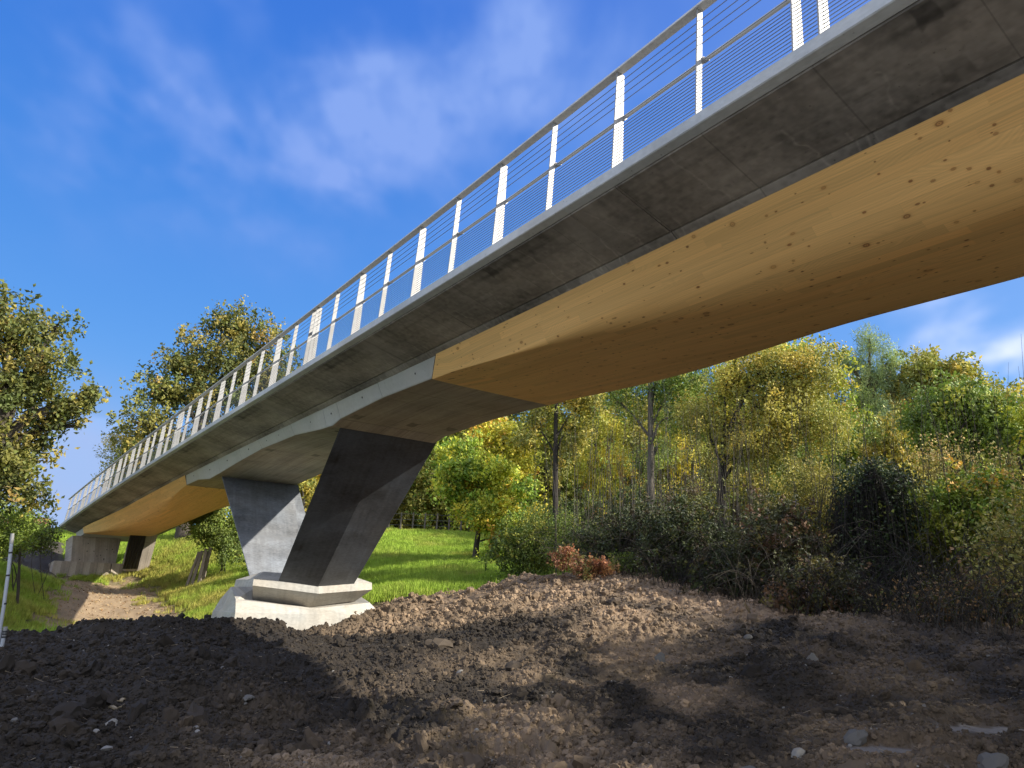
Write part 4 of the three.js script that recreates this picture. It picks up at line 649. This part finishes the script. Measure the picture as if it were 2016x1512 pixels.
// dark bushes along the foot of the wood
const BUSH = [
  [1230, 23.5, 'murkShade', 'dark bramble hummock behind the little rust-leaved bush', [[1230, 1060, 70, 55, 20], [1180, 1080, 50, 45, 14], [1290, 1060, 70, 60, 18]], 'broad'],
  [1360, 22, 'murkShade', 'shadowed elder bush in front of the dark trunk', [[1350, 1040, 80, 75, 24], [1410, 1080, 80, 65, 22], [1310, 1110, 60, 45, 14]], 'broad'],
  [1540, 20, 'wine', 'bush with dull red-brown leaves right of the dark trunk', [[1540, 1050, 50, 60, 20], [1580, 1110, 45, 50, 14], [1510, 1120, 40, 40, 10]], 'broad'],
  [1480, 20.5, 'murkShade', 'dark green bush at the soil edge below the red-brown one', [[1470, 1120, 70, 55, 20], [1540, 1160, 80, 40, 18], [1430, 1140, 60, 40, 12]], 'broad'],
  [1620, 18, 'wine', 'low bush with copper leaves on the soil edge', [[1620, 1160, 36, 36, 14], [1665, 1190, 30, 30, 10], [1580, 1180, 30, 26, 8]], 'broad'],
  [1035, 25.5, 'green', 'low green bush where soil, grass and wood meet', [[1020, 1095, 34, 34, 12], [1060, 1100, 36, 30, 11], [1010, 1060, 26, 26, 7]], 'broad'],
  [1130, 25, 'green', 'green bush at the foot of the slender grey-trunked tree', [[1120, 1060, 40, 45, 14], [1080, 1080, 40, 35, 10], [1050, 1050, 34, 40, 9]], 'small'],
  [1400, 30, 'wine', 'brownish leafless thicket beneath the dark trunk', [[1380, 980, 60, 50, 12], [1300, 980, 50, 50, 10], [1450, 1000, 50, 50, 10]], 'sparse'],
  [1640, 23, 'olive', 'olive bush left of the vine-draped snag', [[1600, 960, 60, 60, 20], [1640, 1030, 50, 50, 14], [1570, 1000, 50, 40, 10]], 'small'],
  [1850, 21, 'olive', 'olive thicket right of the vine-draped snag', [[1850, 1030, 50, 60, 18], [1880, 1110, 60, 50, 16], [1830, 1150, 50, 40, 10]], 'small'],
  [1930, 20, 'maple', 'bright yellow-green sunlit bush near the right edge', [[1900, 1000, 45, 45, 17], [1960, 1020, 45, 50, 17], [1940, 960, 40, 40, 10]], 'broad'],
  [1985, 17.5, 'thicket', 'pale dry thicket at the right frame edge', [[1990, 1100, 34, 60, 14], [2020, 1180, 40, 50, 12], [2030, 1060, 40, 60, 10]], 'sparse'],
  [1900, 17, 'brown', 'dark dead-stemmed scrub on the lower right bank', [[1900, 1190, 60, 40, 12], [1830, 1210, 60, 30, 10], [1960, 1220, 50, 30, 9]], 'sparse'],
  [1960, 26, 'thicket', 'tall pale thicket of thin stems above the sunlit bush', [[1900, 930, 60, 45, 14], [1980, 960, 60, 50, 14], [1840, 930, 50, 45, 10]], 'sparse'],
  [1050, 36, 'green', 'green undergrowth right behind the field maple', [[1050, 1040, 50, 50, 14], [1090, 1000, 50, 50, 12]], 'broad'],
  [1420, 33, 'olive', 'olive undergrowth in the gap beside the forked trunk', [[1400, 930, 60, 60, 14], [1480, 980, 60, 60, 14], [1360, 1010, 50, 50, 10]], 'broad'],
  [1560, 30, 'green', 'green undergrowth left of the vine-draped snag', [[1560, 920, 60, 60, 14], [1620, 980, 60, 60, 14], [1520, 1000, 60, 60, 12]], 'broad'],
  [1720, 28, 'olive', 'undergrowth directly behind the vine-draped snag', [[1700, 1000, 70, 60, 16], [1780, 1030, 60, 60, 14], [1740, 1090, 70, 50, 12]], 'broad'],
  [1860, 26, 'green', 'green undergrowth between snag and sunlit bush', [[1840, 1040, 60, 60, 15], [1900, 1080, 60, 60, 14]], 'broad'],
  [1960, 25, 'thicket', 'pale undergrowth behind the sunlit bush', [[1960, 1080, 60, 60, 15], [2020, 1040, 60, 60, 12], [1950, 1150, 60, 50, 10]], 'broad'],
  [1290, 32, 'dark', 'dim undergrowth at the foot of the pale grey trunk', [[1280, 1000, 60, 50, 14], [1340, 1050, 60, 50, 12]], 'broad'],
  [1160, 33, 'dark', 'dark undergrowth below the yellow tree', [[1150, 1020, 60, 50, 14], [1220, 1020, 60, 50, 14]], 'broad'],
];
BUSH.forEach(([px, d, pal, label, bl, spr], i) => tree({ name: 'bush', label, category: 'bush', seed: 200 + i, base: foot(px, d), noTrunk: true, r: .045, bark: 'twig', pal, sprig: spr, size: spr === 'broad' ? .32 : .36, per: spr === 'sparse' ? 17 : 20, clumpR: .62, blobs: bl.map(([x, y, rx, ry, n]) => blob(x, y, d, rx, ry, n)) }));
tree({ name: 'rust_bush', label: 'small sunlit bush with russet leaves on top of the soil ridge', category: 'bush', seed: 240, base: foot(1150, 21.3), noTrunk: true, r: .02, bark: 'twig', pal: 'rust', gain: 1.3, sprig: 'broad', size: .26, per: 11, clumpR: .24, blobs: [blob(1132, 1105, 21.3, 36, 28, 12), blob(1170, 1130, 21.3, 26, 26, 10), blob(1118, 1095, 21.3, 10, 12, 4), blob(1160, 1150, 21.2, 24, 10, 5)] });
tree({ name: 'weed', label: 'bright green weed beside the russet bush', category: 'weed', seed: 241, base: foot(1225, 21.8), noTrunk: true, r: .012, bark: 'twig', pal: 'green', sprig: 'broad', size: .22, per: 10, clumpR: .2, blobs: [blob(1222, 1112, 21.8, 22, 12, 7), blob(1250, 1108, 21.8, 12, 10, 4)] });

// a dead snag draped in dark vines
{
  const d = 20.5, b = foot(1735, d), t = thing('vine_snag', 'dead snag draped in dark hanging vines with few yellow leaves', 'vine-covered snag', b), r = rng(300);
  part('trunk', tubeGeo([b.clone().add(new THREE.Vector3(0, -.3, 0)), at(1742, 1050, d), at(1728, 960, d), at(1715, 905, d)], .2, .09, 12, 8), BARK.dark, t);
  const strands = [];
  for (let i = 0; i < 1000; i++) {
    const px = 1690 + (r() + r() - 1) * 75 + 40 * r(), topY = 900 + 45 * vn2(px * .035, 7) + 70 * Math.abs((px - 1710) / 80) + r() * 30, dd = d + (r() - .5) * 2.4, p = at(px, topY, dd), L = (.5 + 3.9 * r()) , out = new THREE.Vector3((px - 1715) / 100 * .5 + (r() - .5) * .5, 0, (r() - .5) * .8);
    strands.push(tubeGeo([p.clone().addScaledVector(out, -.6).add(new THREE.Vector3(0, -.15, 0)), p, p.clone().addScaledVector(out, .7).add(new THREE.Vector3(0, -L * .4, 0)), p.clone().addScaledVector(out, 1.1).add(new THREE.Vector3((r() - .5) * .3, -L, (r() - .5) * .3))], .008, .004, 7, 3));
  }
  part('hanging_vines', mergeGeometries(strands), BARK.dark, t, 'stuff');
  const sp = SPRIGS.sparse, lists = [[], []];
  for (let i = 0; i < 2600; i++) { const px = 1730 + (r() + r() - 1) * 95, p = at(px, 905 + 310 * Math.pow(r(), 1.1) + 30 * Math.abs(px - 1720) / 80, d + (r() - .6) * 2), c = pick(r() < .16 ? PAL.maple : PAL.dark, r); lists[i & 1].push([p, new THREE.Euler(r() * 6, r() * 6, r() * 6), .26 + .22 * r(), C3.setRGB(c[0], c[1], c[2]).clone()]); }
  sp.forEach((g, i) => instanced('crown', g, LEAF, lists[i], t));
}
// bare brambles and dead stems arching out over the soil edge
{
  const r = rng(310);
  [[1200, 23, 'tangle of bare bramble stems behind the russet bush'], [1330, 21.5, 'tangle of bare stems at the soil edge, left of the dark trunk'], [1450, 20, 'tangle of bare bramble stems below the dark trunk'], [1580, 18.8, 'tangle of grey stems left of the copper-leaved bush'], [1720, 17.6, 'tangle of dead stems under the vine-draped snag'], [1830, 17, 'tangle of dead stems right of the snag foot'], [1930, 16.4, 'tangle of bare stems on the right bank'], [2000, 16, 'sunlit tangle of pale stems at the right edge'], [1260, 26.5, 'tall bare saplings in front of the pale grey trunk'], [1380, 25, 'tall bare saplings left of the forked dark trunk'], [1860, 21.5, 'tall thin bare saplings in the right thicket'], [1160, 26, 'tall thin grey saplings behind the russet bush'], [1480, 24, 'tall tangled saplings behind the wine-dark bush'], [1400, 20.8, 'grey tangle of stems straight below the forked trunk'], [1640, 19.5, 'dark tangle of stems left of the snag'], [1270, 22.6, 'brown tangle of stems above the broken branch'], [1210, 24.5, 'tall pale bare stems in front of the yellow trees'], [1330, 23.5, 'tall pale bare stems between grey and dark trunk'], [1560, 22, 'tall bare stems left of the vine-draped snag'], [1790, 22, 'tall bare stems just right of the vine-draped snag'], [1930, 20, 'tall bare stems rising from the sunlit bush']].forEach(([px, d, label], k) => {
    const b = foot(px, d), t = thing('bramble', label, 'bare stems', b), gs = [], tall = /tall/.test(label);
    for (let i = 0; i < (tall ? 50 : 110); i++) {
      const s = b.clone().add(new THREE.Vector3((r() - .5) * (tall ? 4 : 3.4), -.1, (r() - .5) * 2.0)), a = r() * 6.283, L = tall ? 2 + 3.8 * r() : .7 + 2.1 * r(), up = tall ? L * .95 : L * (.25 + .5 * r()), dx = Math.cos(a) * (tall ? .5 : L * .8), dz = Math.sin(a) * (tall ? .4 : L * .6);
      gs.push(tubeGeo([s, s.clone().add(new THREE.Vector3(dx * .25, up * .75, dz * .25)), s.clone().add(new THREE.Vector3(dx * .65, up, dz * .65)), s.clone().add(new THREE.Vector3(dx, up * (tall ? 1.2 : .55 + .4 * r()), dz))], tall ? .014 : .008, .003, 7, 3));
    }
    part('stems', mergeGeometries(gs), /pale/.test(label) ? BARK.grey : k === 7 || tall ? BARK.twig : k % 3 ? BARK.dark : BARK.twig, t, 'stuff');
  });
}
// trees standing to the right of the mound: their crowns dapple the soil with shade
[[13, 5.5, 8], [17.5, 9.5, 10], [21, 3, 11], [15.5, -1, 9], [24, 10.5, 12], [13.2, 9.6, 6], [19.5, 13, 9], [26, 6.5, 12], [18, 6.2, 10.5], [11.8, 1.8, 7], [22, 7.5, 11], [15.5, 16.5, 6.5], [18.5, 18.5, 7.5], [16, 12.5, 7], [14.6, 7.6, 8.5], [20, .2, 11], [22.5, 15.5, 8], [15.3, 3.2, 8.5]].forEach(([x, f, h], i) => {
  const b = V(x, f), up = (dx, dy, df) => new THREE.Vector3(b.x + dx, b.y + dy, b.z - df);
  tree({ name: 'roadside_tree', label: 'loose-crowned tree right of the soil mound, beyond the edge of the picture', group: 'trees right of the mound', seed: 400 + i, base: b, top: up(0, h * .7, 0), r: .16, pal: i % 2 ? 'olive' : 'green', size: .5, per: 15, clumpR: .7, twigs: .6, blobs: [[up(0, h * .85, 0), 1.7, 1.5, 1.7, 12], [up(1.3, h * .62, .6), 1.5, 1.3, 1.4, 9], [up(-1.3, h * .58, -.6), 1.4, 1.2, 1.5, 9], [up(.2, h * .42, 1.2), 1.3, 1.0, 1.3, 6], [up(-.3, h * .32, -1.2), 1.2, .9, 1.2, 5]] });
});

// ---------------------------------------------------------------- fence, boards, poles, houses
{
  const f0 = [755, 47.2], f1 = [925, 46.4], post = new THREE.CylinderGeometry(.05, .06, 1.3, 8);
  const a = foot(...f0), t = thing('pasture_fence', 'low wire fence with thin posts along the top of the grass bank', 'fence', a), wm = BARK.grey;
  const P = []; for (let i = 0; i <= 7; i++) { const k = i / 7, p = foot(lerp(f0[0], f1[0], k), lerp(f0[1], f1[1], k)); P.push(p); const g = post.clone(); g.translate(p.x, p.y + .55, p.z); part('post', g, wm, t); }
  for (const h of [.4, .75, 1.1]) part('wire', tubeGeo(P.map(p => p.clone().add(new THREE.Vector3(0, h, 0))), .006, .006, 14, 4), M.wire, t);
}
{
  const g = new THREE.BoxGeometry(.18, 2.0, .05, 1, 4, 1);
  [[372, 40, -.12, .16, .32, 'leftmost of the weathered boards leaning below the far span'], [380, 39.8, -.08, .12, .30, 'second of the leaning weathered boards from the left'], [391, 39.5, -.05, .03, .42, 'pale battered board standing in the leaning bundle'], [398, 39.6, .0, .1, .36, 'rightmost of the leaning weathered boards']].forEach(([px, d, rx, rz, c, label], i) => { const b = foot(px + 2, d), m = part('board', g, std({ map: barkTex, color: new THREE.Color(c, c * .88, c * .74), roughness: .9 }), scene); m.position.copy(b).add(new THREE.Vector3(0, .78, 0)); m.rotation.set(rx * 2, -.5 + i * .1, -rz); tag(m, label, 'board'); });
}
{
  const pm = std({ color: new THREE.Color(.42, .45, .5), roughness: .5, metalness: .3 });
  const mk = (px0, py0, px1, py1, d, r, label) => { const a = at(px0, py0, d), b = at(px1, py1, d), t = thing('marker_pole', label, 'pole', b); part('shaft', tubeGeo([b.clone().add(new THREE.Vector3(0, -.5, 0)), b.clone().lerp(a, .5), a], r, r, 4, 14), pm, t); const dir = a.clone().sub(b).normalize(), cap = tubeGeo([a.clone().addScaledVector(dir, -.10), a.clone().addScaledVector(dir, -.02), a.clone().addScaledVector(dir, .04)], r * 1.06, r * 1.06, 3, 14); part('cap', cap, M.steel, t); for (const k of [.35, .62, .84]) { const c = b.clone().lerp(a, k); part('band', tubeGeo([c.clone().addScaledVector(dir, -.012), c, c.clone().addScaledVector(dir, .012)], r * 1.08, r * 1.08, 2, 14), M.seal, t); } };
  mk(24, 1056, 1, 1262, 12.5, .023, 'tall grey pole leaning at the left frame edge');
  mk(10, 1240, 6, 1262, 12, .024, 'short grey stub beside the tall pole at the left edge');
}
{
  const wall = std({ color: new THREE.Color(.72, .70, .66), roughness: .9 }), red = std({ color: new THREE.Color(.22, .075, .05), roughness: .85 }), glass = std({ color: new THREE.Color(.04, .05, .06), roughness: .15 });
  const box = (t, name, p, w, h, l, yaw, m) => { const g = new THREE.BoxGeometry(w, h, l); g.rotateY(yaw); g.translate(p.x, p.y, p.z); return part(name, g, m, t); };
  const c = at(0, 1052, 105), b = new THREE.Vector3(c.x, ground(c.x, -c.z, false), c.z), t = thing('village_house', 'white house with red tiled roof glimpsed behind the left-edge shrubs', 'house', b), yaw = .5, eave = c.y - .2;
  const H = eave - b.y + 1; box(t, 'wall', new THREE.Vector3(b.x, b.y - 1 + H / 2, b.z), 9, H, 7, yaw, wall);
  const sh = new THREE.Shape([[-4.0, 0], [0, 2.4], [4.0, 0]].map(p => new THREE.Vector2(...p))), rg = new THREE.ExtrudeGeometry(sh, { depth: 9.6, bevelEnabled: false }); rg.translate(0, 0, -4.8); rg.rotateY(Math.PI / 2 + yaw); rg.translate(b.x, eave, b.z); part('roof', rg, red, t);
  for (const k of [-2.6, 0, 2.6]) { const g = new THREE.BoxGeometry(1.1, 1.2, .1); g.translate(k, 0, 3.53); g.rotateY(yaw); g.translate(b.x, eave - 1.1, b.z); part('window', g, glass, t); }
}
renderer.render(scene, camera);
